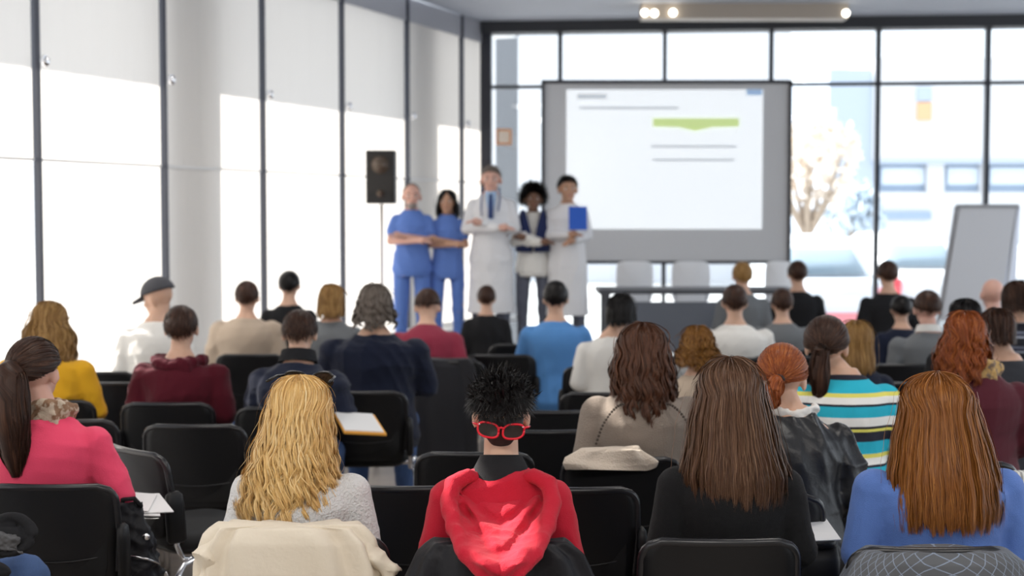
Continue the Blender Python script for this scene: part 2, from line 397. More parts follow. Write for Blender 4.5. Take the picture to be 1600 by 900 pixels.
# ------------------------------------------------------------------ screen, speaker, flip chart, table
Ys = 14.3
a = at(848, 128, Ys); c = at(1232, 410, Ys); W_ = c[0] - a[0]; H_ = a[2] - c[2]; cx = (a[0] + c[0]) / 2
scr = thing('projection_screen', (cx, Ys, c[2]), 0, 'large white projection screen with grey border and green-arrow slide', 'projection screen')
part('border', Geo().box((0, 0, H_ / 2), (W_, .03, H_)), mat('screen_grey', (.60, .60, .61), .8), scr, False)
for (x, z, sx, sz) in ((0, H_, W_ + .03, .035), (0, 0, W_ + .03, .03), (-W_ / 2, H_ / 2, .03, H_), (W_ / 2, H_ / 2, .03, H_)):
    part('frame', Geo().box((x, -.01, z), (sx, .06, sz)), M_dark, scr, False)
for sx in (-1, 1): part('leg', Geo().box((sx * W_ * .48, 0, -c[2] / 2 + .0), (.04, .04, c[2])), M_dark, scr, False)
def spx(x0, x1, y0, y1, off, th=.006):
    p0 = at(x0, y0, Ys); p1 = at(x1, y1, Ys); return ((p0[0] + p1[0]) / 2 - cx, -.016 - off, (p0[2] + p1[2]) / 2 - c[2]), (p1[0] - p0[0], th, p0[2] - p1[2])
part('slide', Geo().box(*spx(885, 1190, 140, 358, 0)), mat('slide_white', (.93, .97, 1.0), .6, emit=.42), scr, False)
mt = mat('slide_text', (.62, .66, .70), .6, emit=.3); mgr = mat('slide_green', (.62, .76, .32), .6, emit=.35)
part('heading', Geo().box(*spx(902, 948, 147, 155, .006)), mt, scr, False)
part('text_line', Geo().box(*spx(905, 1060, 167, 171, .006)), mat('slide_text_pale', (.68, .72, .76), .6, emit=.2), scr, False)
for x0, x1, y in ((1017, 1150, 229), (1020, 1147, 250)): part('text_line', Geo().box(*spx(x0, x1, y - 2, y + 2, .006)), MATS['slide_text_pale'], scr, False)
part('logo', Geo().box(*spx(1166, 1190, 140, 149, .006)), mat('slide_blue', (.35, .5, .72), .6, emit=.3), scr, False)
g = Geo(); pts = [(1020, 185), (1154, 185), (1154, 198), (1112, 199), (1086, 205), (1060, 199), (1020, 198)]
P = [at(x, y, Ys) for x, y in pts]; V = [(q[0] - cx, -.024, q[2] - c[2]) for q in P]; V += [(x, y - .006, z) for x, y, z in V]; n = 7
g.add(V, [tuple(range(n)), tuple(range(n, 2 * n))[::-1]] + [(i, i + n, (i + 1) % n + n, (i + 1) % n) for i in range(n)]); part('arrow_banner', g, mgr, scr, False)

p = at(596, 277, 12.6)
sp = thing('loudspeaker', (p[0], 12.6, p[2] - .235), 0, 'black box loudspeaker raised on a stand by the blinds', 'loudspeaker')
g = Geo(); g.loft([(0, .13, .12), (.47, .13, .12)], 40, pw=12); part('cabinet', g, mat('speaker_black', (.015, .014, .014), .5), sp, False, bevel=.01)
part('grille', Geo().box((0, -.123, .27), (.22, .012, .34)), mat('grille', (.03, .027, .025), .7, bump=.5, bscale=400), sp, False)
for z, r in ((.09, .035), (.34, .085)):
    g = Geo(); g.capsule((0, -.125, z), (0, -.135, z), r, r * .8); part('cone', g, mat('cone', (.09, .06, .04), .4), sp)
st = thing('speaker_stand', (p[0], 12.6, 0), 0, 'thin pale tripod stand under the black loudspeaker', 'stand')
part('pole', Geo().tube([(0, 0, .1), (0, 0, 1), (0, 0, p[2] - .24)], .016), mat('stand_grey', (.55, .5, .45), .4), st)
for k in range(3):
    a_ = k * 2.1 + .3; part('leg', Geo().tube([(0, 0, .7), (cos(a_) * .15, sin(a_) * .15, .35), (cos(a_) * .24, sin(a_) * .24, .01)], .011), MATS['stand_grey'], st)

Yf = 13.2; p = at(1540, 322, Yf)
fc = thing('flip_chart', (p[0], Yf, 0), radians(-4), 'grey-white flip chart leaning on its easel at the right', 'flip chart')
zt = p[2]; g = Geo(); X0, X1 = -.25, .28
V = []
for y in (0, .02): V += [(X0 - .18, y - .10, zt - 1.05), (X1 - .18, y - .10, zt - 1.05), (X1, y, zt), (X0, y, zt)]
fq = [(0, 1, 2, 3), (7, 6, 5, 4), (0, 4, 5, 1), (1, 5, 6, 2), (2, 6, 7, 3), (3, 7, 4, 0)]
g.add(V, fq); part('board', g, mat('board_grey', (.55, .56, .58), .6), fc, False)
g = Geo(); V2 = [(x * .96, y - .03, z - .01) for x, y, z in V]; g.add(V2, fq); part('paper_pad', g, mat('paper_grey', (.66, .67, .7), .8, bump=.2, bscale=6), fc, False)
part('clamp', Geo().box((.01, -.02, zt + .0), (.56, .05, .035)), mat('clamp', (.35, .36, .38), .4), fc, False)
for a_, b_ in (((X0 - .02, 0, zt), (X0 - .30, -.15, 0)), ((X1, 0, zt), (X1 - .2, -.12, 0)), ((X1 - .02, .05, zt), (X1 + .12, .6, 0))):
    part('leg', Geo().tube([a_, ((a_[0] + b_[0]) / 2, (a_[1] + b_[1]) / 2, zt / 2), b_], .014), mat('easel', (.5, .5, .52), .4), fc)
g = Geo(); V3 = []
for y in (.06, .07): V3 += [(X1 - .12, y + .0, zt - 1.0), (X1 + .10, y + .3, zt - 1.0), (X1 + .05, y, zt), (X1 + .01, y, zt)]
g.add(V3, fq); part('rear_sheet', g, mat('rear_sheet', (.6, .63, .72), .7), fc, False)

# presenters' table with white chairs
Yt = 12.75; p = at(1085, 450, Yt)
tb = thing('conference_table', (p[0], Yt, .3), 0, 'long dark table on the low stage under the screen', 'table')
ht = p[2] - .3
part('tabletop', Geo().box((0, 0, ht - .02), (1.75, .6, .04)), mat('table_dark', (.08, .085, .1), .5), tb, False)
part('modesty_panel', Geo().box((0, -.2, ht * .55), (1.65, .02, ht * .6)), mat('table_panel', (.16, .18, .22), .6), tb, False)
for sx in (-1, 1):
    for sy in (-.25, .25): part('leg', Geo().box((sx * .8, sy, ht / 2), (.05, .05, ht)), MATS['table_dark'], tb, False)
M_wch = mat('white_plastic', (.85, .86, .88), .35)
def white_chair(px, wpx, label):
    q = at(px, 408, 13.6); t = thing('white_chair', (q[0], 13.6, .3), 0, label, 'chair', None); w2 = wpx / F * 13.6 / 2; zt = q[2] - .3
    g = Geo(); R = []
    for y in (-.02, .02):
        R.append([(w2 * np.sign(cos(a)) * abs(cos(a)) ** .35, y + .03 * cos(a) ** 2, zt - .2 + .2 * np.sign(sin(a)) * abs(sin(a)) ** .35) for a in np.linspace(0, 2 * pi, 32, endpoint=False)])
    g.rings(np.array(R)); part('backrest', g, M_wch, t, bevel=.008)
    part('seat', Geo().box((0, -.22, .45), (w2 * 1.9, .42, .04)), M_wch, t, False, bevel=.01)
    for sx in (-1, 1):
        part('leg', Geo().tube([(sx * w2 * .8, -.38, .44), (sx * w2 * .85, -.40, .2), (sx * w2 * .9, -.42, 0)], .012), MATS['chrome'], t)
        part('leg', Geo().tube([(sx * w2 * .8, 0, zt - .3), (sx * w2 * .85, 0, .3), (sx * w2 * .9, .05, 0)], .012), MATS['chrome'], t)
white_chair(992, 58, 'white plastic chair at left end of the stage table')
white_chair(1080, 60, 'white plastic chair at middle of the stage table')
white_chair(1218, 44, 'white plastic chair at right end of the stage table')

# ------------------------------------------------------------------ the black chair
M_plast = mat('black_plastic', (.008, .008, .009), .42, bump=.12, bscale=900, spec=.3)
M_fab = mat('black_fabric', (.010, .010, .011), .85, bump=.3, bscale=500)
M_rim = mat('black_rim', (.012, .012, .014), .3)
M_chr = MATS['chrome']
CH_TOP = .80
def outline_w(z):
    # half width of chair back at height z
    z0, z1 = .44, CH_TOP
    t = (z - z0) / (z1 - z0); w_ = .228 - .012 * t if t > .55 else .205 + (.2214 - .205) * (t / .55)
    rc = .055
    if z > z1 - rc: w_ -= rc * (1 - sqrt(max(0, 1 - ((z - (z1 - rc)) / rc) ** 2)))
    if z < z0 + .04: w_ -= .04 * (1 - sqrt(max(0, 1 - ((z0 + .04 - z) / .04) ** 2)))
    return w_
def back_y(x, z): return -.205 - .06 * (z - .44) / .36 + .035 * (1 - (x / .23) ** 2) * -1 + .02
def make_chair():
    t = thing('conference_chair', (0, 0, 0), 0, 'x', 'chair', 'black audience chairs')
    zs = [.44, .447, .46, .48, .52, .58, .64, .70, .745, .765, .78, .79, .797, .80]; nx = 13
    g = Geo(); sheets = []
    for off in (.011, -.011):
        sh = []
        for z in zs:
            w_ = outline_w(z)
            sh.append([(w_ * u, back_y(w_ * u, z) + off, z) for u in np.linspace(-1, 1, nx)])
        sheets.append(np.array(sh))
    m = len(zs); V = np.concatenate([sheets[0].reshape(-1, 3), sheets[1].reshape(-1, 3)]); K = m * nx; f = []
    for i in range(m - 1):
        for j in range(nx - 1):
            a = i * nx + j; f.append((a, a + nx, a + nx + 1, a + 1)); f.append((a + K, a + 1 + K, a + nx + 1 + K, a + nx + K))
    for i in range(m - 1):
        a = i * nx; f.append((a, a + K, a + nx + K, a + nx)); a = i * nx + nx - 1; f.append((a, a + nx, a + nx + K, a + K))
    for j in range(nx - 1):
        a = j; f.append((a, a + 1, a + 1 + K, a + K)); a = (m - 1) * nx + j; f.append((a, a + K, a + 1 + K, a + 1))
    g.add(V, f); part('backrest', g, M_plast, t)
    # rim bead following the top and sides
    pts = [(-outline_w(z), back_y(outline_w(z), z), z) for z in np.linspace(.50, .80, 24)]
    w_ = outline_w(.8); pts += [(w_ * u, back_y(w_ * u, .80), .80) for u in np.linspace(-1, 1, 13)[1:-1]]
    pts += [(outline_w(z), back_y(outline_w(z), z), z) for z in np.linspace(.80, .50, 24)]
    part('back_rim', Geo().tube(pts, .0135, 8), M_rim, t)
    # curved embossed line low on the back
    pts = [(x, back_y(x, .55) - .013, .56 - .02 * (1 - (x / .18) ** 2)) for x in np.linspace(-.18, .18, 13)]
    part('seam', Geo().tube(pts, .0025, 6), M_rim, t)
    # front pad
    g = Geo(); R = []
    for k, (o_, s_) in enumerate(((.0, .92), (.02, .92), (.032, .86), (.036, .6))):
        R.append([(s_ * .20 * np.sign(cos(a)) * abs(cos(a)) ** .3, back_y(0, .62) + .012 + o_, .62 + s_ * .165 * np.sign(sin(a)) * abs(sin(a)) ** .3) for a in np.linspace(0, 2 * pi, 32, endpoint=False)])
    g.rings(np.array(R)); part('back_pad', g, M_fab, t)
    g = Geo(); g.loft([(.425, .20, .19, .02), (.43, .225, .215, .02), (.455, .235, .225, .02), (.475, .225, .215, .02), (.482, .19, .18, .02)], 40, pw=5); part('seat', g, M_fab, t)
    g = Geo(); g.loft([(.40, .19, .18, .02), (.428, .225, .215, .02)], 40, pw=5); part('seat_pan', g, M_plast, t)
    for sx in (-1, 1):
        g = Geo(); g.loft([(.47, .012, .03, -.215, sx * .236), (.48, .018, .04, -.215, sx * .238), (.62, .018, .04, -.225, sx * .238), (.655, .016, .034, -.225, sx * .236), (.668, .008, .02, -.225, sx * .234)], 16, pw=3)
        part('side_bracket', g, M_plast, t)
        part('upright', Geo().tube([(sx * .238, -.22, .60), (sx * .238, -.215, .46), (sx * .238, -.19, .405), (sx * .236, -.14, .395), (sx * .235, 0, .395), (sx * .235, .15, .395)], .011, 10), M_chr, t)
        part('leg', Geo().tube([(sx * .235, .02, .40), (sx * .25, -.12, .40), (sx * .262, -.20, .385), (sx * .268, -.235, .34), (sx * .275, -.27, .18), (sx * .28, -.30, .006)], .0125, 10), M_chr, t)
        part('leg', Geo().tube([(sx * .235, .02, .40), (sx * .25, .14, .40), (sx * .262, .22, .385), (sx * .268, .255, .34), (sx * .275, .28, .18), (sx * .28, .30, .006)], .0125, 10), M_chr, t)
    part('crossbar', Geo().tube([(-.235, .02, .395), (0, .02, .385), (.235, .02, .395)], .011, 8), M_chr, t)
    return t
CH0 = make_chair(); CH_USED = [False]
def chair(px, pytop, label, rz=0, Y=None):
    s_ = None
    yb = Y if Y else F * (CAMH - CH_TOP) / (pytop - 333)
    x = yb * (px - 800) / F
    o = CH0 if not CH_USED[0] else copy_tree(CH0); CH_USED[0] = True
    o.location = (x - .25 * sin(rz) * 1, yb + .25 * cos(rz), 0); o.rotation_euler = (0, 0, rz); o['label'] = label
    return o

# ------------------------------------------------------------------ people
SKIN = {'light': mat('skin_light', (.62, .38, .27), .5, bump=.05, bscale=300), 'mid': mat('skin_mid', (.50, .28, .18), .5, bump=.05, bscale=300),
        'dark': mat('skin_brown', (.20, .10, .06), .5, bump=.05, bscale=300), 'pink': mat('skin_pink', (.66, .38, .30), .5, bump=.05, bscale=300)}
for m in SKIN.values():
    b = m.node_tree.nodes['Principled BSDF']; b.inputs['Subsurface Weight'].default_value = .12; b.inputs['Subsurface Radius'].default_value = (.02, .008, .004); b.inputs['Subsurface Scale'].default_value = .5
HAIR = {
 'blond': hair_mat('hair_blond', 'a87c40', 'e6be7a', 'fff0c4', .4),
 'chestnut': hair_mat('hair_chestnut', '24140d', '4f3122', '80543c', .42),
 'brown': hair_mat('hair_brown', '2a1a12', '5e4231', 'a08066', .38),
 'auburn': hair_mat('hair_auburn', '452510', '8a5426', 'c88a48', .38),
 'red': hair_mat('hair_red', '471d0c', '84401c', 'c87a3a', .42),
 'dark': hair_mat('hair_dark', '170e0a', '35221a', '664634', .45),
 'black': hair_mat('hair_black', '060505', '100d0d', '2e2828', .38),
 'sandy': hair_mat('hair_sandy', '5a4226', '8f6b3d', 'c9a468', .45),
 'curly': hair_mat('hair_curly', '3a2210', '7b5122', 'b98a48', .5),
 'grey': hair_mat('hair_grey', '3e3733', '6e645c', '9a9088', .55)}

def Rx(a): return np.array([[1, 0, 0], [0, cos(a), -sin(a)], [0, sin(a), cos(a)]])
def Ry(a): return np.array([[cos(a), 0, sin(a)], [0, 1, 0], [-sin(a), 0, cos(a)]])
def Rz(a): return np.array([[cos(a), -sin(a), 0], [sin(a), cos(a), 0], [0, 0, 1]])

HE = np.array([.080, .100, .095]); HC = np.array([0, -.012, .022])
def theta_max(phi, front=62, side=97, back=128):
    c = np.cos(phi)         # phi 0 = back (-Y), pi = front
    return np.radians(np.where(c > 0, side + (back - side) * c ** 1.5, side + (front - side) * (-c) ** 1.2))
def sph(th, ph, R=HE): return np.stack([R[0] * np.sin(th) * np.sin(ph), -R[1] * np.sin(th) * np.cos(ph), R[2] * np.cos(th)], -1) + HC

def set_uv(me, uvs):
    l = me.uv_layers.new(name='UVMap'); idx = np.empty(len(me.loops), int); me.loops.foreach_get('vertex_index', idx)
    l.data.foreach_set('uv', uvs[idx].ravel())

def ribbons(P, W, U, center=None):
    """P (n,m,3) strand paths, W (m,) widths, U (n,) colour coordinate -> mesh of flat tapering strands"""
    n, m, _ = P.shape; T = np.gradient(P, axis=1); T /= np.linalg.norm(T, axis=2, keepdims=True) + 1e-9
    c = P.mean((0,)) if center is None else center
    O = P - c[None]; O = O + RNG.normal(size=(n, 1, 3)) * .03
    S = np.cross(T, O); S /= np.linalg.norm(S, axis=2, keepdims=True) + 1e-9
    Wd = W[None, :, None] * (.6 + .8 * RNG.random((n, 1, 1)))
    V = np.stack([P - S * Wd, P + S * Wd], 2).reshape(-1, 3)
    i = np.arange(n)[:, None] * (2 * m) + np.arange(m - 1)[None] * 2
    Fc = np.stack([i, i + 1, i + 3, i + 2], -1).reshape(-1, 4)
    me = bpy.data.meshes.new('strands'); me.vertices.add(len(V)); me.vertices.foreach_set('co', V.ravel())
    me.loops.add(Fc.size); me.loops.foreach_set('vertex_index', Fc.ravel().astype(np.int32))
    me.polygons.add(len(Fc)); me.polygons.foreach_set('loop_start', np.arange(0, Fc.size, 4, dtype=np.int32)); me.polygons.foreach_set('loop_total', np.full(len(Fc), 4, dtype=np.int32))
    me.polygons.foreach_set('use_smooth', [True] * len(Fc)); me.update(calc_edges=True); me.validate()
    uv = np.stack([np.repeat(U, 2 * m), np.tile(np.repeat(np.linspace(0, 1, m), 2), n)], 1); set_uv(me, uv); return me

class Head:
    """frame of a head: world-local transform, scale baked in"""
    def __init__(s, c, R, sc): s.c = np.array(c); s.R = R; s.s = sc
    def __call__(s, p): return (np.asarray(p) * s.s) @ s.R.T + s.c

def cap_mesh(H, grow=.006, **tk):
    n, m = 40, 14; ph = np.linspace(0, 2 * pi, n, endpoint=False); tm = theta_max(ph, **tk); R = []; uv = []
    for i in range(m):
        th = tm * (i / (m - 1)); th = np.maximum(th, .02)
        taper = grow * (1 if i < m - 1 else .2)
        R.append(sph(th, ph, HE + taper)); uv += [(p / 6.3, i / (m - 1)) for p in ph]
    R.append(sph(tm * .98, ph, HE - .02)); uv += [(p / 6.3, 1) for p in ph]
    g = Geo(); g.rings(H(np.array(R).reshape(-1, 3)).reshape(m + 1, n, 3)); me = g.mesh('cap')
    uv += [(0, 0), (0, 0)]; set_uv(me, np.array(uv)); return me

def hair_short(H, n=1500, length=.03, lift=.25, grow=.006, w=.0012, jit=.35, crown=(0, 0), **tk):
    ph = RNG.random(n) * 2 * pi; th = theta_max(ph, **tk) * np.sqrt(RNG.random(n)) * .98
    m = 5; L_ = length * (.6 + .8 * RNG.random(n)); t = np.linspace(0, 1, m)
    base = sph(th, ph, HE + grow * .6); nrm = (base - HC) / HE ** 2; nrm /= np.linalg.norm(nrm, axis=1)[:, None]
    d = sph(th + .05, ph) - sph(th, ph); d /= np.linalg.norm(d, axis=1)[:, None]
    d = d + RNG.normal(size=(n, 3)) * jit; d -= (d * nrm).sum(1)[:, None] * nrm; d /= np.linalg.norm(d, axis=1)[:, None] + 1e-9
    lf = np.clip(lift * (.5 + RNG.random(n)), 0, 1.3)
    P = base[:, None] + d[:, None] * (L_[:, None] * t)[..., None] + nrm[:, None] * (L_[:, None] * (lf[:, None] * t - .35 * (1 - lf[:, None]) * t ** 2 * .5))[..., None]
    U = RNG.random(n)
    c = np.tile(HC - np.array([0, 0, .02]), (m, 1))
    return ribbons(H(P.reshape(-1, 3)).reshape(P.shape), w * H.s * np.array([1, 1, .9, .6, .15]), U, H(c))

def hair_long(H, prof, n=3000, wave=0, nclump=60, w=.0016, phi_side=1.9, seed=0, lenj=.12, m=22, flare=0, conv=.35, part_x=0, tipvar=None):
    """prof rows: dz below head top, cx, cy, rx, ry  (head units, falls vertically)"""
    prof = np.array(prof); D = prof[:, 0]; rng = np.random.default_rng(seed)
    # arclength parameter
    seg = np.hypot(np.diff(D), np.diff(prof[:, 3])); s_ = np.concatenate([[0], np.cumsum(seg)]); s_ /= s_[-1]
    def ev(t, ph, rs=1.0):
        row = [np.interp(t, s_, prof[:, k]) for k in range(5)]
        side = np.interp(row[0], [0, .05, .11, .2, 1], [pi, pi * .93, phi_side, phi_side, phi_side * .95])
        a = ph / pi * side
        return np.stack([row[1] + row[3] * rs * np.sin(a), row[2] - row[4] * rs * np.cos(a), .113 - row[0]], -1)
    ph = rng.uniform(-pi, pi, n)
    ck = np.floor((ph + pi) / (2 * pi) * nclump).astype(int) % nclump; cc = (ck + .5) / nclump * 2 * pi - pi
    cph = rng.random(nclump) * 6.3; cfr = rng.uniform(.8, 1.25, nclump); clen = rng.uniform(1 - lenj, 1, nclump); crad = rng.uniform(.93, 1.05, nclump)
    tend = np.minimum(1, clen[ck] * rng.uniform(1 - lenj * .5, 1.03, n))
    tt = np.linspace(0, 1, m)[None] * tend[:, None]
    phs = ph[:, None] + (cc - ph)[:, None] * conv * tt ** 2
    rs = 1 + ((crad[ck] - 1)[:, None] + rng.uniform(-.05, .03, n)[:, None]) * np.clip(tt * 2, 0, 1) 
    P = ev(tt, phs, rs)
    if wave:
        e = np.clip(tt * 1.8 - .25, 0, 1) * wave; q = 2 * pi * 5.2 * tt * cfr[ck][:, None] + cph[ck][:, None] + rng.normal(0, .25, n)[:, None]
        P[..., 0] += e * np.sin(q); P[..., 1] += e * .8 * np.cos(q * 1.1)
    st = rng.normal(0, 1, (n, 3)); P += st[:, None] * (.0035 * tt ** 1.2)[..., None]
    loose = rng.random(n) < .02; P[loose] += (rng.normal(0, .016, (loose.sum(), 1, 3)) * np.sin(tt[loose] * 3)[..., None])
    P[..., 2] += .0
    U = (ck * .37 % 1) * .45 + rng.random(n) * .45
    c = np.stack([ev(t, 0., 0.) for t in np.linspace(0, 1, m)])
    pm = H(P.reshape(-1, 3)).reshape(P.shape)
    me = ribbons(pm, w * H.s * np.interp(np.linspace(0, 1, m), [0, .1, .8, 1], [.8, 1, .9, .15]), U, H(c))
    # base shell
    g = Geo(); n2 = 64; m2 = 26; phg = np.linspace(-pi, pi, n2); R = []; uv = []
    zig = (rng.random(n2) * .10)
    for i in range(m2):
        t = i / (m2 - 1) * (1 - lenj * .9 - zig * .5); 
        R.append(ev(t, phg, .965)); uv += [(.5 + p / 6.3, i / (m2 - 1)) for p in phg]
    R = np.array(R); R2 = R.copy(); c2 = np.stack([ev(i / (m2 - 1) * .9, 0., 0.) for i in range(m2)])[:, None]
    R2 = c2 + (R - c2) * .86; R2[..., 2] = R[..., 2]
    k = n2 * m2; f = []
    for i in range(m2 - 1):
        for j in range(n2 - 1):
            a = i * n2 + j; f.append((a, a + n2, a + n2 + 1, a + 1)); f.append((a + k, a + 1 + k, a + n2 + 1 + k, a + n2 + k))
    for i in range(m2 - 1):
        a = i * n2; f.append((a, a + k, a + k + n2, a + n2)); a = i * n2 + n2 - 1; f.append((a, a + n2, a + n2 + k, a + k))
    for j in range(n2 - 1): a = (m2 - 1) * n2 + j; f.append((a, a + k, a + k + 1, a + 1))
    V = np.concatenate([R.reshape(-1, 3), R2.reshape(-1, 3)]); g.add(H(V), f); sh = g.mesh('shell'); set_uv(sh, np.array(uv + uv))
    return me, sh

def hair_tied(H, tie=(0, -.118, .0), tail=None, n=1600, w=.0014, trad=.035, seed=0, **tk):
    rng = np.random.default_rng(seed); m = 10
    ph = rng.uniform(0, 2 * pi, n); th = theta_max(ph, **tk) * rng.uniform(.25, 1, n)
    t0 = (np.array(tie) - HC) / HE; t0 /= np.linalg.norm(t0)
    n0 = (sph(th, ph) - HC) / HE; n0 /= np.linalg.norm(n0, axis=1)[:, None]
    om = np.arccos(np.clip(n0 @ t0, -1, 1)); t = np.linspace(0, 1, m)[None]
    so = np.sin(om)[:, None] + 1e-6; q = (np.sin((1 - t) * om[:, None]) / so)[..., None] * n0[:, None] + (np.sin(t * om[:, None]) / so)[..., None] * t0
    lift = .008 + .006 * np.sin(t * pi) + rng.uniform(-.002, .005, n)[:, None]
    P = q * (HE + lift[..., None]) + HC
    U = rng.random(n); c = np.tile(HC, (m, 1))
    meshes = [ribbons(H(P.reshape(-1, 3)).reshape(P.shape), w * H.s * np.ones(m), U, H(c)), cap_mesh(H, .009, **tk)]
    if tail is not None:
        tail = np.array(tail, float); mm = 16; s_ = np.linspace(0, 1, len(tail)); tt = np.linspace(0, 1, mm)
        C = np.stack([np.interp(tt, s_, tail[:, k]) for k in range(3)], 1)
        rr = trad * np.interp(tt, [0, .06, .25, .6, .85, 1], [.45, .5, .9, 1.0, .75, .25])
        nn = n; a = rng.uniform(0, 6.3, nn); ro = np.sqrt(rng.random(nn)); e = rng.uniform(.8, 1, nn)
        ix = tt[None] * e[:, None]; Cx = np.stack([np.interp(ix, tt, C[:, k]) for k in range(3)], -1); Rr = np.interp(ix, tt, rr)
        cl = np.floor(a * 3); wv = .006 * np.sin(ix * 16 + cl[:, None]) * ix
        Pt = Cx + np.stack([(Rr * ro[:, None]) * np.cos(a)[:, None] + wv, .8 * (Rr * ro[:, None]) * np.sin(a)[:, None], 0 * Rr], -1)
        meshes.append(ribbons(H(Pt.reshape(-1, 3)).reshape(Pt.shape), w * H.s * np.interp(tt, [0, .9, 1], [1, 1, .2]), rng.random(nn), H(C)))
        g = Geo(); g.tube(H(C), rr * .85 * H.s, 12); me = g.mesh('tail'); set_uv(me, np.stack([np.arange(len(me.vertices)) % 12 / 12, np.arange(len(me.vertices)) / len(me.vertices)], 1)); meshes.append(me)
    return meshes

def join_meshes(ms, name='hair'):
    import bmesh
    V = []; Fs = []; UV = []; off = 0
    big = bpy.data.meshes.new(name); vs = []; ls = []; tot = []; uvs = []; off = 0
    for m in ms:
        n = len(m.vertices); co = np.empty(n * 3); m.vertices.foreach_get('co', co); vs.append(co)
        li = np.empty(len(m.loops), np.int32); m.loops.foreach_get('vertex_index', li); ls.append(li + off)
        lt = np.empty(len(m.polygons), np.int32); m.polygons.foreach_get('loop_total', lt); tot.append(lt)
        u = np.empty(len(m.loops) * 2); m.uv_layers[0].data.foreach_get('uv', u); uvs.append(u); off += n
    vs = np.concatenate(vs); ls = np.concatenate(ls); tot = np.concatenate(tot); uvs = np.concatenate(uvs)
    big.vertices.add(off); big.vertices.foreach_set('co', vs); big.loops.add(len(ls)); big.loops.foreach_set('vertex_index', ls)
    big.polygons.add(len(tot)); st = np.concatenate([[0], np.cumsum(tot)[:-1]]).astype(np.int32)
    big.polygons.foreach_set('loop_start', st); big.polygons.foreach_set('loop_total', tot); big.polygons.foreach_set('use_smooth', [True] * len(tot))
    l = big.uv_layers.new(name='UVMap'); big.update(calc_edges=True); big.uv_layers[0].data.foreach_set('uv', uvs)
    for m in ms: bpy.data.meshes.remove(m)
    return big

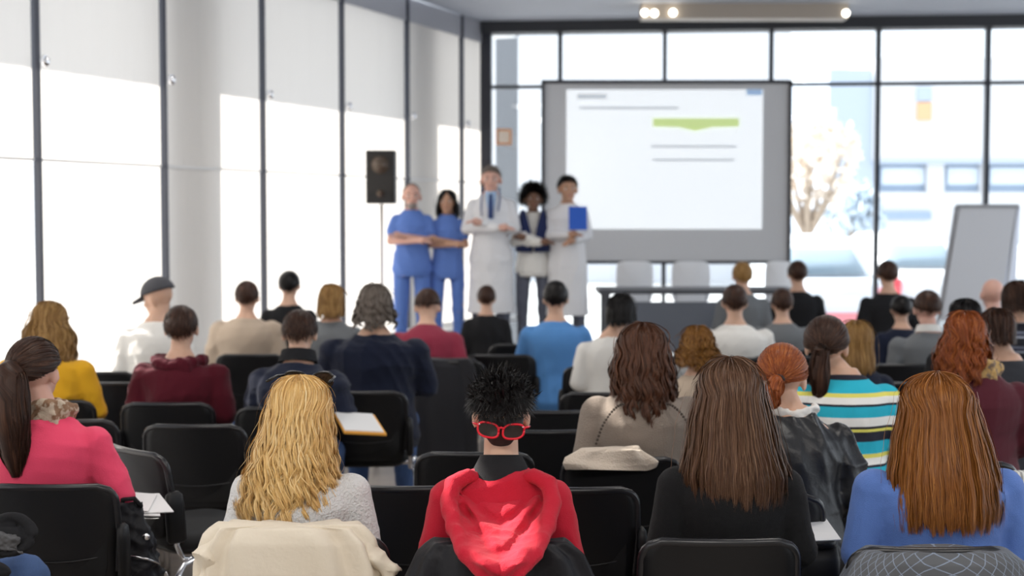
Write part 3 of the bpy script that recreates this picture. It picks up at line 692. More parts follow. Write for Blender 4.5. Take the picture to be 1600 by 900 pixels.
class Person: pass
def person(px, pytop, Y, label, skin='light', top=None, trousers='jeans', hair=None, rz=0, lean=.06, fat=1.0, hp=0.0, hy=0.0, hr=0.0,
           arms='lap', sleeve='long', lod=1, stand=False, floor=0.0, neckw=1.0, sho=1.0, coat=False, hx=0.0, hdy=0.0, infl=.016, folds=.004, thick=1.0, face=False, skirt=False, armdrop=0, hdrop=None, elb=0):
    """seated (or standing) figure; origin on the floor under the pelvis, faces local +Y"""
    fat_ = fat
    if hdrop is None: hdrop = .042 if stand else (.012 if lod else 0)
    def Ln(p):   # lean about the hips
        p = np.asarray(p, float); o = np.array([0, -.02, .50]); return (p - o) @ Rx(-lean).T + o
    dz = .46 if stand else 0.0
    up = np.array([0, 0, dz])
    hc0 = Ln([hx, .015 + hdy, 1.20 - hdrop]) + up
    topz = hc0[2] + .113 * cos(hp)
    P0 = at(px, pytop, Y); s = (P0[2] - floor) / topz
    ox = P0[0] - (hc0[0] * cos(rz) - hc0[1] * sin(rz)) * s; oy = Y - (hc0[0] * sin(rz) + hc0[1] * cos(rz)) * s
    root = thing('person', (ox, oy, floor), rz, label, 'person', None)
    RH = Rz(hy) @ Ry(hr) @ Rx(-hp); H = Head(hc0 * s, RH, s)
    q = Person(); q.root = root; q.s = s; q.H = H; q.Hh = Head(hc0 * s, Rz(hy * .3) @ Ry(hr) @ Rx(-hp * .6), s); q.Ln = Ln; q.up = up
    # --- rings of the trunk
    TR = [(.44, .155, .12, .0), (.50, .178, .145, -.005), (.58, .165, .13, 0), (.68, .145, .112, .0), (.78, .146, .110, -.005), (.85, .162, .118, -.01), (.90, .170, .118, -.012), (.945, .166, .108, -.012), (.98, .140, .094, -.012), (1.01, .103, .080, -.012), (1.04, .073, .065, -.012), (1.07, .056, .055, -.008)]
    f2 = 1 + (fat_ - 1) * 1.0
    def trunk(inf, n0=0, n1=None):
        R = []
        ph = np.linspace(0, 2 * pi, 28, endpoint=False)
        for (z, rx, ry, cy) in TR[n0:n1]:
            fx = f2 if z < .99 else 1 + (f2 - 1) * .3
            if z > .9: fx *= sho
            ring = np.stack([(rx * fx + inf) * np.cos(ph), cy + (ry * fx + inf) * np.sin(ph), np.full(28, z)], 1)
            R.append(Ln(ring) + up)
        return np.array(R)
    sx_ = .160 * (1 + (fat_ - 1) * .8) * sho
    A = {}
    for sg in (-1, 1):
        S = Ln([sg * sx_, -.012, .938]) + up
        if arms == 'lap': E = Ln([sg * (sx_ + .05), -.02, .745]) + up; Hd = np.array([sg * .09, .27, .60]) + up
        elif arms == 'desk': E = Ln([sg * (sx_ + .06), .06, .76]) + up; Hd = np.array([sg * .10, .36, .72]) + up
        elif arms == 'cross':
            E = Ln([sg * (sx_ + .055), .045, .755]) + up; Hd = np.array([-sg * .075, .185 + (.035 if sg > 0 else 0), .785 - .02 * sg]) + up
        elif arms == 'hold':
            E = Ln([sg * (sx_ + .05), .03, .755]) + up; Hd = np.array([sg * .02 - .03, .19 + .02 * sg, .77 - .05 * (sg < 0)]) + up
        elif arms == 'down': E = Ln([sg * (sx_ + .04), -.03, .73]) + up; Hd = Ln([sg * (sx_ + .05), .03, .50]) + up
        E = E + np.array([sg * elb, 0, -armdrop])
        A[sg] = (S, E, Hd)
    q.A = A
    af = (.6 + .4 * fat_) * thick
    # --- body: one continuous skin
    g = Geo(); g.rings(trunk(0))
    nb = Ln([0, -.012, 1.03]) + up; g.capsule(nb, hc0 + RH @ np.array([0, -.012, -.05]), .054 * neckw, .050 * neckw)
    hd = lambda p: RH @ np.array(p) + hc0
    g.ell(hd((0, -.010, .025)), (.076, .094, .088), 24, 16, RH); g.ell(hd((0, .022, -.042)), (.057, .068, .068), 20, 12, RH)
    g.ell(hd((0, .066, -.088)), (.028, .022, .022), 12, 8, RH); g.capsule(hd((0, .080, .012)), hd((0, .103, -.022)), .009, .013, 8)
    for sg in (-1, 1):
        g.ell(hd((sg * .080, -.004, -.012)), (.010, .020, .033), 12, 8, RH @ Rz(-sg * .35)); g.ell(hd((sg * .036, .062, -.025)), (.024, .02, .02), 12, 8, RH)
        S, E, Hd = A[sg]
        g.capsule(S, E, .050 * af, .040 * af); g.capsule(E, Hd, .040 * af, .026)
        d = Hd - E; d = d / np.linalg.norm(d); sd_ = np.cross(d, [0, 0, 1.0]); sd_ /= np.linalg.norm(sd_) + 1e-9
        palm = Hd + d * .05; g.capsule(Hd, palm, .026, .034)
        for k in range(4):
            b_ = palm + sd_ * (-.026 + .0175 * k) + d * .02; l_ = (.035, .042, .040, .030)[k]
            m_ = b_ + d * l_ + np.array([0, 0, -.006]); g.capsule(b_, m_, .0085, .008, 8); g.capsule(m_, m_ + d * l_ * .7 + np.array([0, 0, -.018]), .008, .007, 8)
        g.capsule(Hd + d * .01 + sd_ * .022 * -sg, Hd + d * .06 + sd_ * .045 * -sg + np.array([0, 0, -.008]), .011, .009, 8)
        if stand: hip, kn, an, to = (sg * .09, 0, .93), (sg * .10, .02, .50), (sg * .10, -.01, .09), (sg * .12, .12, .035)
        else: hip, kn, an, to = (sg * .095, 0, .54), (sg * .125, .42, .52), (sg * .13, .40, .10), (sg * .14, .54, .04)
        hip, kn, an, to = map(np.array, (hip, kn, an, to)); A[sg] = (S, E, Hd, hip, kn, an, to)
        g.capsule(hip, kn, .080 * f2, .055 * f2); g.capsule(kn, an, .055 * f2, .036); g.capsule(an, to, .04, .028)
    g.xf(lambda v: v * s)
    vx = {0: .006, 1: .009, 2: .014}[lod]
    link('body', remesh(g, vx, 3), SKIN[skin], root)
    # --- garment
    if top is not None:
        g = Geo(); tr = trunk(infl)
        if coat:
            ph = np.linspace(0, 2 * pi, 28, endpoint=False); low = []
            for z, rx, ry in ((.52, .21, .17), (.70, .195, .155), (.92, .19, .15)): low.append(np.stack([rx * f2 * np.cos(ph), ry * f2 * np.sin(ph), np.full(28, z)], 1))
            tr = np.concatenate([np.array(low), tr[1:]])
        g.rings(tr[:-1])
        for sg in (-1, 1):
            S, E, Hd = A[sg][:3]; ia = infl * .9
            g.ell(S, ((.056 * af + ia),) * 3)
            g.capsule(S, E, .054 * af + ia, .043 * af + ia)
            if sleeve == 'long': g.capsule(E, E + (Hd - E) * .93, .043 * af + ia, .030 + ia * .8)
            elif sleeve == 'elbow': g.capsule(E, E + (Hd - E) * .25, .043 * af + ia, .040 + ia)
            elif sleeve == 'short': pass
        if sleeve == 'short':
            g = Geo(); g.rings(tr[:-1])
            for sg in (-1, 1):
                S, E = A[sg][:2]; g.ell(S, (.062 * af,) * 3); g.capsule(S, S + (E - S) * .55, .054 * af + infl, .058 * af + infl)
        g.xf(lambda v: v * s)
        q.garment = link('jacket' if coat else 'sweater', remesh(g, max(vx, .008), 5, fold_fn(folds, 16, sum(map(ord, label)) % 97)), top, root)
    g = Geo(); ph = np.linspace(0, 2 * pi, 28, endpoint=False)
    g.rings(trunk(.004, 0, 3))
    for sg in (-1, 1):
        hip, kn, an, to = A[sg][3:]
        g.capsule(hip, kn, .086 * f2, .066 * f2); g.capsule(kn, an + np.array([0, 0, .0]), .064 * f2, .05)
        sh = Geo(); sh.capsule(an + np.array([0, -.02, -.045]), to, .042, .036); sh.box(tuple((an + to) / 2 * np.array([1, 1, 0]) + np.array([0, 0, .012])), (.075, .24, .024))
        sh.xf(lambda v: v * s); part('shoe', sh, mat('shoe_dark', (.03, .025, .022), .5), root)
    g.xf(lambda v: v * s)
    link('trousers', remesh(g, max(vx, .010), 4, fold_fn(.003, 20, 3)), mat('denim', (.05, .10, .24), .85, bump=.2, bscale=500, var=.3) if trousers == 'jeans' else trousers, root)
    # --- face
    if face:
        for sg in (-1, 1):
            g = Geo(); g.ell((0, 0, 0), (.013, .011, .011), 12, 8); g.xf(lambda v: H(v + np.array([sg * .031, .066, -.002]))); e = part('eye', g, mat('eye_white', (.75, .72, .7), .3), root)
            g = Geo(); g.ell((0, 0, 0), (.006, .003, .006), 10, 6); g.xf(lambda v: H(v + np.array([sg * .031, .0765, -.002]))); part('iris', g, mat('iris', (.03, .02, .015), .2), e)
            g = Geo(); g.tube([(sg * .016, .079, .018), (sg * .032, .078, .024), (sg * .048, .066, .018)], [.003, .0035, .002], 6); g.xf(H); part('eyebrow', g, mat('brow', (.05, .035, .03), .8), root)
        g = Geo(); g.tube([(-.024, .080, -.053), (-.010, .091, -.057), (0, .093, -.056), (.010, .091, -.057), (.024, .080, -.053)], [.002, .005, .0055, .005, .002], 8); g.xf(H); part('lips', g, mat('lips_' + skin, tuple(c * .6 + d for c, d in zip({'light': (.62, .3, .25), 'mid': (.5, .2, .16), 'dark': (.25, .09, .07), 'pink': (.6, .3, .25)}[skin], (.08, .02, .02))), .4), root)
    if hair: hair(q)
    return q

def add_hair(q, me, m, name='hair', label=None): return link(name, me, HAIR[m], q.root, label=label)
def short(hm, **k):
    k2 = {a: k[a] for a in k if a in ('front', 'side', 'back')}
    return lambda q: add_hair(q, join_meshes([cap_mesh(q.H, k.get('grow', .006), **k2), hair_short(q.H, **k)]), hm)
def longh(hm, prof, **k): return lambda q: add_hair(q, join_meshes(list(hair_long(q.Hh, prof, **k))), hm)
def tied(hm, tie=(0, -.118, .0), tail=None, band=True, **k):
    def f(q):
        add_hair(q, join_meshes(hair_tied(q.H, tie, tail, **k)), hm)
        if band:
            g = Geo(); a = np.linspace(0, 2 * pi, 17); g.tube([(tie[0] + .018 * cos(t), tie[1] - .006, tie[2] + .018 * sin(t)) for t in a], .006, 6); g.xf(q.H); part('hair_band', g, mat('band', (.03, .02, .02), .7), q.root)
    return f
# generic long profile (head units; dz, cx, cy, rx, ry)
def LP(length, wmid, wend, cx=0, top=.085, cyb=-.02, yb=.12):
    return [(0, 0, -.02, .006, .006), (.004, 0, -.02, .03, .036), (.016, 0, -.018, .055, .066), (.04, 0, -.014, .076, .092), (.075, 0, -.012, top, .106), (.11, 0, -.012, top + .003, .110), (.16, cx * .2, -.014, wmid * .97, .108),
            (.16 + (length - .16) * .4, cx * .5, cyb, wmid, yb), (.16 + (length - .16) * .75, cx * .8, cyb - .01, (wmid + wend) / 2, yb), (length, cx, cyb - .01, wend, yb * .95)]
# ------------------------------------------------------------------ clothes and extras
def cloth(name, col, **k): return mat(name, col, k.pop('rough', .85), spec=.2, bump=k.pop('bump', .35), bscale=k.pop('bscale', 420), sheen=k.pop('sheen', .0 if max(col) < .03 else .1), **k)
def scarf(q, m, z=1.05, r=.075, th=.03, name='scarf', n=3, y=-.01):
    g = Geo()
    for k in range(n):
        a = np.linspace(0, 2 * pi, 26); zz = z + .022 * (k - 1)
        P_ = np.stack([(r + .012 * k % .02) * np.cos(a), y + (r * .9) * np.sin(a), zz + .012 * np.sin(a * 2 + k * 2)], 1)
        g.tube((q.Ln(P_) + q.up) * q.s, th * q.s * (1 + .18 * np.sin(a * 5 + k)), 10)
    return link(name, remesh(g, .008, 2, fold_fn(.004, 40, 5)), m, q.root)
def collar(q, m, z0=1.01, z1=1.07, r0=.078, r1=.062, name='collar'):
    g = Geo(); ph = np.linspace(0, 2 * pi, 32, endpoint=False); R = []
    for z, r in ((z0, r0), (z0 + .3 * (z1 - z0), r0 * .95), (z1, r1), (z1 + .002, r1 - .006), (z0, r0 - .015)):
        R.append(np.stack([r * np.cos(ph), -.012 + r * .95 * np.sin(ph), np.full(32, z) - .006 * np.sin(ph)], 1))
    g.rings((q.Ln(np.array(R)) + q.up) * q.s, cap=False); return part(name, g, m, q.root)
def drape(name, x, Y, label, cat, m, rows, folds=.012, seed=0, nf=9, rz=0, n=72):
    """jacket hung over a chair back: rows (z, rx, ry, cx, cy)"""
    rows = np.array(rows); M_ = 44; t = np.linspace(0, 1, M_); s_ = np.linspace(0, 1, len(rows)); rng = np.random.default_rng(seed)
    C = [np.interp(t, s_, rows[:, k]) for k in range(5)]; ph = np.linspace(0, 2 * pi, n, endpoint=False); R = []; uv = []
    fr = rng.integers(3, nf, 5); pp = rng.random(5) * 6.3
    for i in range(M_):
        am = folds * min(1, t[i] * 3 + .25)
        f = sum(np.sin(fr[k] * ph + pp[k] + t[i] * (k - 2) * 2.2) / (k + 1) for k in range(5)) * am
        pw = .62
        cx_ = np.sign(np.cos(ph)) * np.abs(np.cos(ph)) ** pw; cy_ = np.sign(np.sin(ph)) * np.abs(np.sin(ph)) ** pw
        R.append(np.stack([C[3][i] + (C[1][i] + f * .6) * cx_, C[4][i] + (C[2][i] + f) * cy_, C[0][i] + .4 * f + 0 * ph], 1)); uv += [(p / (2 * pi) * 1.6, C[0][i] * 1.4) for p in ph]
    g = Geo(); g.rings(np.array(R)); me = g.mesh(name); uv += [(0, 0), (0, 0)]; set_uv(me, np.array(uv))
    t_ = link(name, me, m, None, (x, Y, 0), rz, None, label, cat); return t_
def slab(name, loc, size, m, label, cat, rz=0, rx=0, group=None):
    o = link(name, Geo().box((0, 0, 0), size).mesh(name, False), m, None, loc, 0, None, label, cat, group); o.rotation_euler = (rx, 0, rz); return o

M_blondcoat = cloth('cream_coat', (.72, .64, .52), rough=.7, bump=.2, bscale=60)
M_blackjk = cloth('black_nylon', (.012, .012, .015), rough=.5, bump=.25, bscale=40)
M_redh = cloth('red_fleece', (.50, .012, .032), bscale=300)
M_lace = cloth('white_knit', (.68, .68, .68), bump=.9, bscale=130)
M_blk = cloth('black_knit', (.008, .008, .009), sheen=.05)
M_blue = cloth('blue_knit', (.10, .19, .50), bscale=350)
M_pink = cloth('pink_knit', (.80, .07, .15), bscale=350)
M_taupe = cloth('taupe_knit', (.27, .222, .185), bscale=260, bump=.6)
M_leath = mat('black_leather', (.014, .015, .018), .38, bump=.15, bscale=60, spec=.4)
M_maroon = cloth('maroon_knit', (.085, .014, .024)); M_burg = cloth('burgundy_hood', (.085, .005, .014))
M_yel = cloth('mustard_knit', (.80, .42, .02)); M_navy = cloth('navy_jacket', (.011, .015, .034)); M_navy2 = cloth('navy_sweater', (.009, .013, .032))
M_beige = cloth('beige_coat', (.50, .40, .31)); M_grey = cloth('grey_sweater', (.16, .17, .18)); M_whit = cloth('white_shirt', (.82, .80, .76)); M_black = cloth('black_top', (.015, .015, .017))
M_bshirt = cloth('azure_shirt', (.10, .28, .62)); M_dpink = cloth('raspberry_top', (.28, .03, .06)); M_blk_tr = cloth('black_trousers', (.015, .015, .018))
def striped(name, cols, period, vert=False):
    m = bpy.data.materials.new(name); m.use_nodes = True; nt = m.node_tree; N = nt.nodes; L = nt.links; b = N['Principled BSDF']; b.inputs['Roughness'].default_value = .85
    tc = N.new('ShaderNodeTexCoord'); sp = N.new('ShaderNodeSeparateXYZ'); L.new(tc.outputs['Object'], sp.inputs[0])
    d = N.new('ShaderNodeMath'); d.operation = 'MULTIPLY'; d.inputs[1].default_value = 1 / period; L.new(sp.outputs['X' if vert else 'Z'], d.inputs[0])
    fr = N.new('ShaderNodeMath'); fr.operation = 'FRACT'; L.new(d.outputs[0], fr.inputs[0])
    r = N.new('ShaderNodeValToRGB'); r.color_ramp.interpolation = 'CONSTANT'; e = r.color_ramp.elements
    while len(e) < len(cols): e.new(.5)
    for i, (p_, c_) in enumerate(cols): e[i].position = p_; e[i].color = (*hexc(c_), 1)
    L.new(fr.outputs[0], r.inputs[0]); L.new(r.outputs[0], b.inputs['Base Color'])
    n = N.new('ShaderNodeTexNoise'); n.inputs['Scale'].default_value = 350; bp = N.new('ShaderNodeBump'); bp.inputs['Strength'].default_value = .3; bp.inputs['Distance'].default_value = .01
    L.new(tc.outputs['Object'], n.inputs['Vector']); L.new(n.outputs['Fac'], bp.inputs['Height']); L.new(bp.outputs[0], b.inputs['Normal'])
    return m
M_stripe = striped('striped_knit', [(0, '23b5cf'), (.20, '1d1c2c'), (.36, 'e8e06a'), (.41, '1d1c2c'), (.45, 'f4f2ee'), (.60, '23b5cf'), (.78, '1d1c2c'), (.82, 'f4f2ee'), (.93, 'e8e06a')], .245)
M_strp2 = striped('dark_striped_knit', [(0, '1a1b26'), (.55, '9aa0ac'), (.68, '20213a'), (.85, '6f7484')], .09)
M_papst = striped('pinstripe_cloth', [(0, '9a9a98'), (.5, 'd8d8d4')], .016, True)
# quilted lattice
m = bpy.data.materials.new('quilted_grey'); m.use_nodes = True; nt = m.node_tree; N = nt.nodes; L = nt.links; b = N['Principled BSDF']; b.inputs['Roughness'].default_value = .6
uv = N.new('ShaderNodeUVMap'); sp = N.new('ShaderNodeSeparateXYZ'); L.new(uv.outputs[0], sp.inputs[0])
def MA(op, a, c_):
    q = N.new('ShaderNodeMath'); q.operation = op
    for i, v in enumerate((a, c_)):
        if v is None: continue
        if isinstance(v, (int, float)): q.inputs[i].default_value = v
        else: L.new(v, q.inputs[i])
    return q.outputs[0]
xs = MA('MULTIPLY', sp.outputs[0], 24.0); zs_ = MA('MULTIPLY', sp.outputs[1], 20.0)
lns = []
for op in ('ADD', 'SUBTRACT'):
    f_ = MA('FRACT', MA(op, xs, zs_), None); lns.append(MA('LESS_THAN', f_, .075))
mxx = MA('MAXIMUM', lns[0], lns[1]); mx = N.new('ShaderNodeMix'); mx.data_type = 'RGBA'; mx.inputs['A'].default_value = (.085, .09, .10, 1); mx.inputs['B'].default_value = (.22, .27, .36, 1)
L.new(mxx, mx.inputs['Factor']); L.new(mx.outputs['Result'], b.inputs['Base Color']); bp = N.new('ShaderNodeBump'); bp.inputs['Strength'].default_value = .5; bp.invert = True; bp.inputs['Distance'].default_value = .01
L.new(mxx, bp.inputs['Height']); L.new(bp.outputs[0], b.inputs['Normal']); M_quilt = m
def noise_cloth(name, c1, c2, sc):
    m = mat(name, c1, .85, bump=.3, bscale=200); nt = m.node_tree; N = nt.nodes; L = nt.links
    n = N.new('ShaderNodeTexNoise'); n.inputs['Scale'].default_value = sc; r = N.new('ShaderNodeValToRGB'); e = r.color_ramp.elements; e[0].position = .47; e[0].color = (*c1, 1); e[1].position = .55; e[1].color = (*c2, 1)
    tc = N.new('ShaderNodeTexCoord'); L.new(tc.outputs['Object'], n.inputs['Vector']); L.new(n.outputs['Fac'], r.inputs[0]); L.new(r.outputs[0], N['Principled BSDF'].inputs['Base Color']); return m
M_leo = noise_cloth('spotted_scarf', (.52, .42, .32), (.25, .14, .08), 38)
M_gold = noise_cloth('gold_scarf', (.50, .32, .12), (.20, .14, .10), 30)

# ================= nearest row
Y1 = 4.22
q = person(471, 585, Y1, 'woman with long wavy blond hair and white lacy sweater, looking right', 'light', M_lace, hp=.05, hy=-.55, sho=.98, lod=0, folds=.003, neckw=.9, hx=-.0,
    hair=longh('blond', [(0, .0, -.03, .006, .006), (.004, 0, -.03, .03, .034), (.016, 0, -.024, .055, .066), (.04, 0, -.016, .078, .094), (.075, 0, -.014, .092, .110), (.11, 0, -.016, .098, .116), (.17, -.005, -.022, .108, .118), (.25, -.01, -.040, .122, .122), (.34, -.018, -.05, .145, .125), (.43, -.035, -.055, .158, .120), (.49, -.045, -.06, .135, .11)],
    n=7000, wave=.013, nclump=80, w=.0012, phi_side=1.85, seed=3, lenj=.22, conv=.45, m=36))
blond = q
# remake: long hair hangs from a turned head, so turn the strands back to face the seat
q = person(783, 590, 4.14, 'man with spiky black hair in a red hooded sweater, sunglasses worn backwards', 'light', M_redh, trousers=M_blk_tr, lod=0, folds=.0045, sho=1.0, fat=.98, neckw=1.04,
    hair=short('black', n=5200, length=.032, lift=.5, grow=.014, w=.0010, jit=.6, back=98, side=82, front=66))
man = q
rng = np.random.default_rng(5); H = q.H; n = 420; ph = rng.uniform(0, 6.3, n); th = np.sqrt(rng.random(n)) * 1.35
base = sph(th, ph, HE + .008); nrm = (base - HC); nrm /= np.linalg.norm(nrm, axis=1)[:, None]; t = np.linspace(0, 1, 6)
d = nrm * .75 + np.array([0, 0, .45]) + rng.normal(size=(n, 3)) * .38; d /= np.linalg.norm(d, axis=1)[:, None]
Pm = base[:, None] + d[:, None] * (rng.uniform(.02, .05, n)[:, None] * t)[..., None] + (rng.normal(size=(n, 1, 3)) * .006) * (t ** 2)[None, :, None]
# spikes: each lock is three strands
Pm = np.concatenate([Pm + rng.normal(size=(n, 1, 3)) * .0025 * (1 - t)[None, :, None] for _ in range(5)])
link('hair_spikes', ribbons(H(Pm.reshape(-1, 3)).reshape(Pm.shape), .0013 * np.array([1, 1, .8, .6, .4, .1]), rng.random(len(Pm)), H(np.tile(HC, (6, 1)))), HAIR['black'], q.root)
# nape wedge
wz = Geo(); wz.loft([(-.122, .003, .004, -.052), (-.105, .014, .012, -.052), (-.08, .034, .022, -.058), (-.055, .052, .034, -.062), (-.03, .066, .04, -.062), (-.0, .07, .045, -.06)], 20); wz.xf(H); o = part('nape_hair', wz, mat('nape', (.025, .018, .016), .7), q.root)
collar(q, M_black, .995, 1.075, .098, .064, 'shirt_collar')
# hood lying on the back
def hood(q):
    nx, nz = 61, 57; R0 = []; zt, ln_ = 1.005, .243
    us = np.linspace(-1, 1, nx); R = []
    for i in range(nz):
        v = i / (nz - 1); wv = .182 * (1 - v ** 1.5) ** .72 + .002
        x = us * wv; qd = np.clip(v * 1.0 + (np.abs(x) / .185) ** 1.6, 0, 1.3)
        h = .030 * np.sqrt(np.clip(1 - np.clip(qd, 0, 1) ** 7, 0, 1)) + .026 * np.exp(-((qd - .84) / .11) ** 2) - .030 * np.exp(-((qd - .64) / .06) ** 2) + .018 * np.exp(-((qd - .50) / .08) ** 2) - .020 * np.exp(-((qd - .36) / .05) ** 2) + .008 * np.sin(x * 40 + v * 5) * np.exp(-((qd - .5) / .3) ** 2)
        h = h - .010 * np.exp(-(x / .004) ** 2) * (v > .15)
        z = zt - v * ln_ - .035 * (1 - np.abs(us) ** 2) * (1 - v) - .045 * np.abs(us) ** 3 * (1 - v)
        yb = np.interp(v, [0, .30, .45, .58, .72, 1], [-.118, -.145, -.205, -.315, -.385, -.395]) - h + .085 * np.exp(-v * 9) + .07 * (np.abs(x) / .19) ** 3 * np.exp(-v * 3)
        R.append(np.stack([x, yb, z], 1))
    R = np.array(R); Bk = R.copy(); Bk[..., 1] += .05; k = nx * nz; f = []
    for i in range(nz - 1):
        for j in range(nx - 1):
            a = i * nx + j; f += [(a, a + nx, a + nx + 1, a + 1), (a + k, a + 1 + k, a + nx + 1 + k, a + nx + k)]
    for i in range(nz - 1): a = i * nx; f.append((a, a + k, a + k + nx, a + nx)); a += nx - 1; f.append((a, a + nx, a + nx + k, a + k))
    for j in range(nx - 1): f.append((j, j + 1, j + 1 + k, j + k)); a = (nz - 1) * nx + j; f.append((a, a + k, a + k + 1, a + 1))
    g = Geo(); g.add((q.Ln(np.concatenate([R.reshape(-1, 3), Bk.reshape(-1, 3)]))) * q.s, f)
    # rolled rims
    for sg in (-1, 1):
        P_ = [(sg * .045, -.045, 1.0), (sg * .10, -.07, 1.02), (sg * .145, -.10, 1.0), (sg * .155, -.145, .95), (sg * .135, -.225, .885), (sg * .10, -.345, .83), (sg * .05, -.395, .785), (sg * .005, -.40, .762)]
        g.tube(q.Ln(np.array(P_)) * q.s, np.array([.018, .026, .030, .030, .027, .024, .021, .014]) * q.s, 12)
    return link('hood', remesh(g, .006, 3, fold_fn(.0022, 30, 8)), M_redh, q.root)
hood(man)
# red sunglasses on the back of his head
def sunglasses(root, H, label, ry, z, tilt, mfr, scale=1.0, back=True, yaw=0):
    c = H((0, 0, z)); t = thing('sunglasses', c + np.array(root.location), 0, label, 'sunglasses'); t.rotation_euler = Matrix((H.R @ Rz(yaw) @ Ry(tilt)).tolist()).to_euler(); sc = H.s * scale; sg_ = -1 if back else 1
    P_ = lambda v: np.asarray(v) * sc
    for sx in (-1, 1):
        a = np.linspace(0, 2 * pi, 29)
        X = sx * .036 + .030 * np.sign(np.cos(a)) * np.abs(np.cos(a)) ** .75; Z = .021 * np.sign(np.sin(a)) * np.abs(np.sin(a)) ** .75 + .0035 * np.cos(a) * sx
        Yy = sg_ * (ry - 2.2 * X ** 2)
        part('lens_rim', Geo().tube(P_(np.stack([X, Yy, Z], 1)), .0034 * sc, 8), mfr, t)
        g = Geo(); V = [P_((sx * .036, sg_ * (ry - 2.2 * .036 ** 2), 0))] + [P_(v) for v in np.stack([X, Yy, Z], 1)[:-1]]; g.add(V, [(0, 1 + i, 1 + (i + 1) % 28) for i in range(28)])
        o = part('lens', g, mat('smoked_lens', (.02, .012, .01), .08), t)
        part('temple', Geo().tube(P_([(sx * .066, sg_ * (ry - .009), .012), (sx * .078, sg_ * (ry - .03), .012), (sx * .083, sg_ * (ry - .10), .004)]), .0035 * sc, 6), mfr, t)
        part('hinge', Geo().ell(P_((sx * .062, sg_ * (ry - .004), .014)), np.array((.003, .002, .002)) * sc, 8, 6), M_chr, t)
    part('bridge', Geo().tube(P_([(-.009, sg_ * ry, .006), (0, sg_ * (ry + .002), .010), (.009, sg_ * ry, .006)]), .0035 * sc, 8), mfr, t)
    return t
sunglasses(man.root, man.H, 'red-framed dark sunglasses hooked on the back of the spiky-haired head', .114, -.034, .07, mat('red_plastic', (.66, .008, .025), .22), 1.06)
sunglasses(blond.root, blond.Hh, 'dark sunglasses pushed up on the blond woman\'s head', .066, .088, 0, mat('black_gloss', (.012, .01, .01), .2), 1.22, back=False)

q = person(1140, 557, Y1, 'woman with long straight brown hair and a black sweater', 'light', M_blk, lod=0, sho=1.0, hdrop=-.025, folds=.003,
    hair=longh('brown', [(0, 0, -.01, .006, .006), (.004, 0, -.012, .03, .036), (.016, 0, -.014, .055, .066), (.04, 0, -.014, .080, .094), (.075, 0, -.014, .096, .112), (.11, 0, -.016, .104, .118), (.18, 0, -.024, .122, .118), (.27, .004, -.04, .138, .118), (.345, .008, -.052, .162, .118), (.40, .010, -.055, .160, .116), (.445, .010, -.058, .150, .115)],
    n=7500, wave=.0018, nclump=90, w=.0012, phi_side=1.75, seed=9, lenj=.10, conv=.45, m=24))
q = person(1463, 580, Y1 + .02, 'broad woman with straight auburn hair and a blue sweater', 'light', M_blue, lod=0, fat=1.25, sho=1.03, folds=.003,
    hair=longh('auburn', [(0, 0, -.01, .006, .006), (.004, 0, -.012, .03, .036), (.016, 0, -.014, .058, .068), (.04, 0, -.014, .088, .098), (.075, 0, -.014, .108, .116), (.11, 0, -.016, .116, .120), (.20, 0, -.036, .140, .128), (.31, .002, -.068, .164, .138), (.40, .004, -.084, .172, .138), (.475, .004, -.09, .168, .134)],
    n=7500, wave=.002, nclump=80, w=.0012, phi_side=1.75, seed=12, lenj=.08, conv=.4, m=24))
q = person(55, 534, 5.03, 'woman with dark ponytail, spotted scarf and pink sweater', 'pink', M_pink, lod=0, hy=-.22, sleeve='elbow', arms='lap', sho=1.02, fat=1.08, hp=.02, hx=-.05, elb=.05, folds=.0035,
    hair=tied('dark', (-.03, -.112, .02), [(-.03, -.112, .02), (-.015, -.150, .015), (.0, -.168, -.06), (.005, -.175, -.15), (.012, -.17, -.24), (.02, -.165, -.36)], n=4200, w=.0013, trad=.075, back=122, seed=4))
scarf(q, M_leo, 1.055, .078, .026)
pinkw = q
# ================= second row
q = person(1003, 503, 5.55, 'woman in taupe knit sweater with long wavy chestnut hair', 'light', M_taupe, lod=0, hdrop=.02, fat=1.1, sho=1.0, folds=.003,
    hair=longh('chestnut', [(0, 0, -.01, .006, .006), (.004, 0, -.012, .03, .036), (.016, 0, -.014, .055, .066), (.04, 0, -.014, .080, .094), (.075, 0, -.014, .096, .112), (.11, 0, -.016, .104, .118), (.19, 0, -.03, .122, .122), (.27, .005, -.045, .118, .122), (.33, .0, -.055, .112, .124), (.42, -.01, -.06, .085, .122)],
    n=3600, wave=.008, nclump=34, w=.0018, phi_side=1.7, seed=19, lenj=.3, conv=.7, m=28))
taupe = q
# pointelle rows on the shoulders of the taupe sweater
g = Geo()
for sg in (-1, 1):
    for k in range(16):
        u = k / 15; a_ = np.array([sg * (.085 + .10 * u + .012 * sin(u * 3)), -.115 - .012 * sin(u * 3), .985 - .15 * u ** 1.5]); c_ = taupe.Ln(a_) * taupe.s
        g.ell(c_ + np.array([0, -.018, 0]), (.0055, .012, .0055), 6, 5)
part('openwork_dots', g, mat('dot_dark', (.06, .045, .035), .9), taupe.root)
q = person(1222, 546, 5.1, 'woman with coppery tied-back hair in a black leather jacket', 'light', M_leath, lod=0, hp=.25, lean=.22, hy=-.2, sho=1.0, hdrop=.03, folds=.010, infl=.026, hx=-.03,
    hair=tied('red', (-.01, -.116, -.02), [(-.01, -.116, -.02), (-.02, -.14, -.03), (-.03, -.15, -.08), (-.03, -.145, -.13)], n=2200, w=.0013, trad=.035, back=122, seed=6))
scarf(q, M_whit, 1.05, .072, .018, n=2)
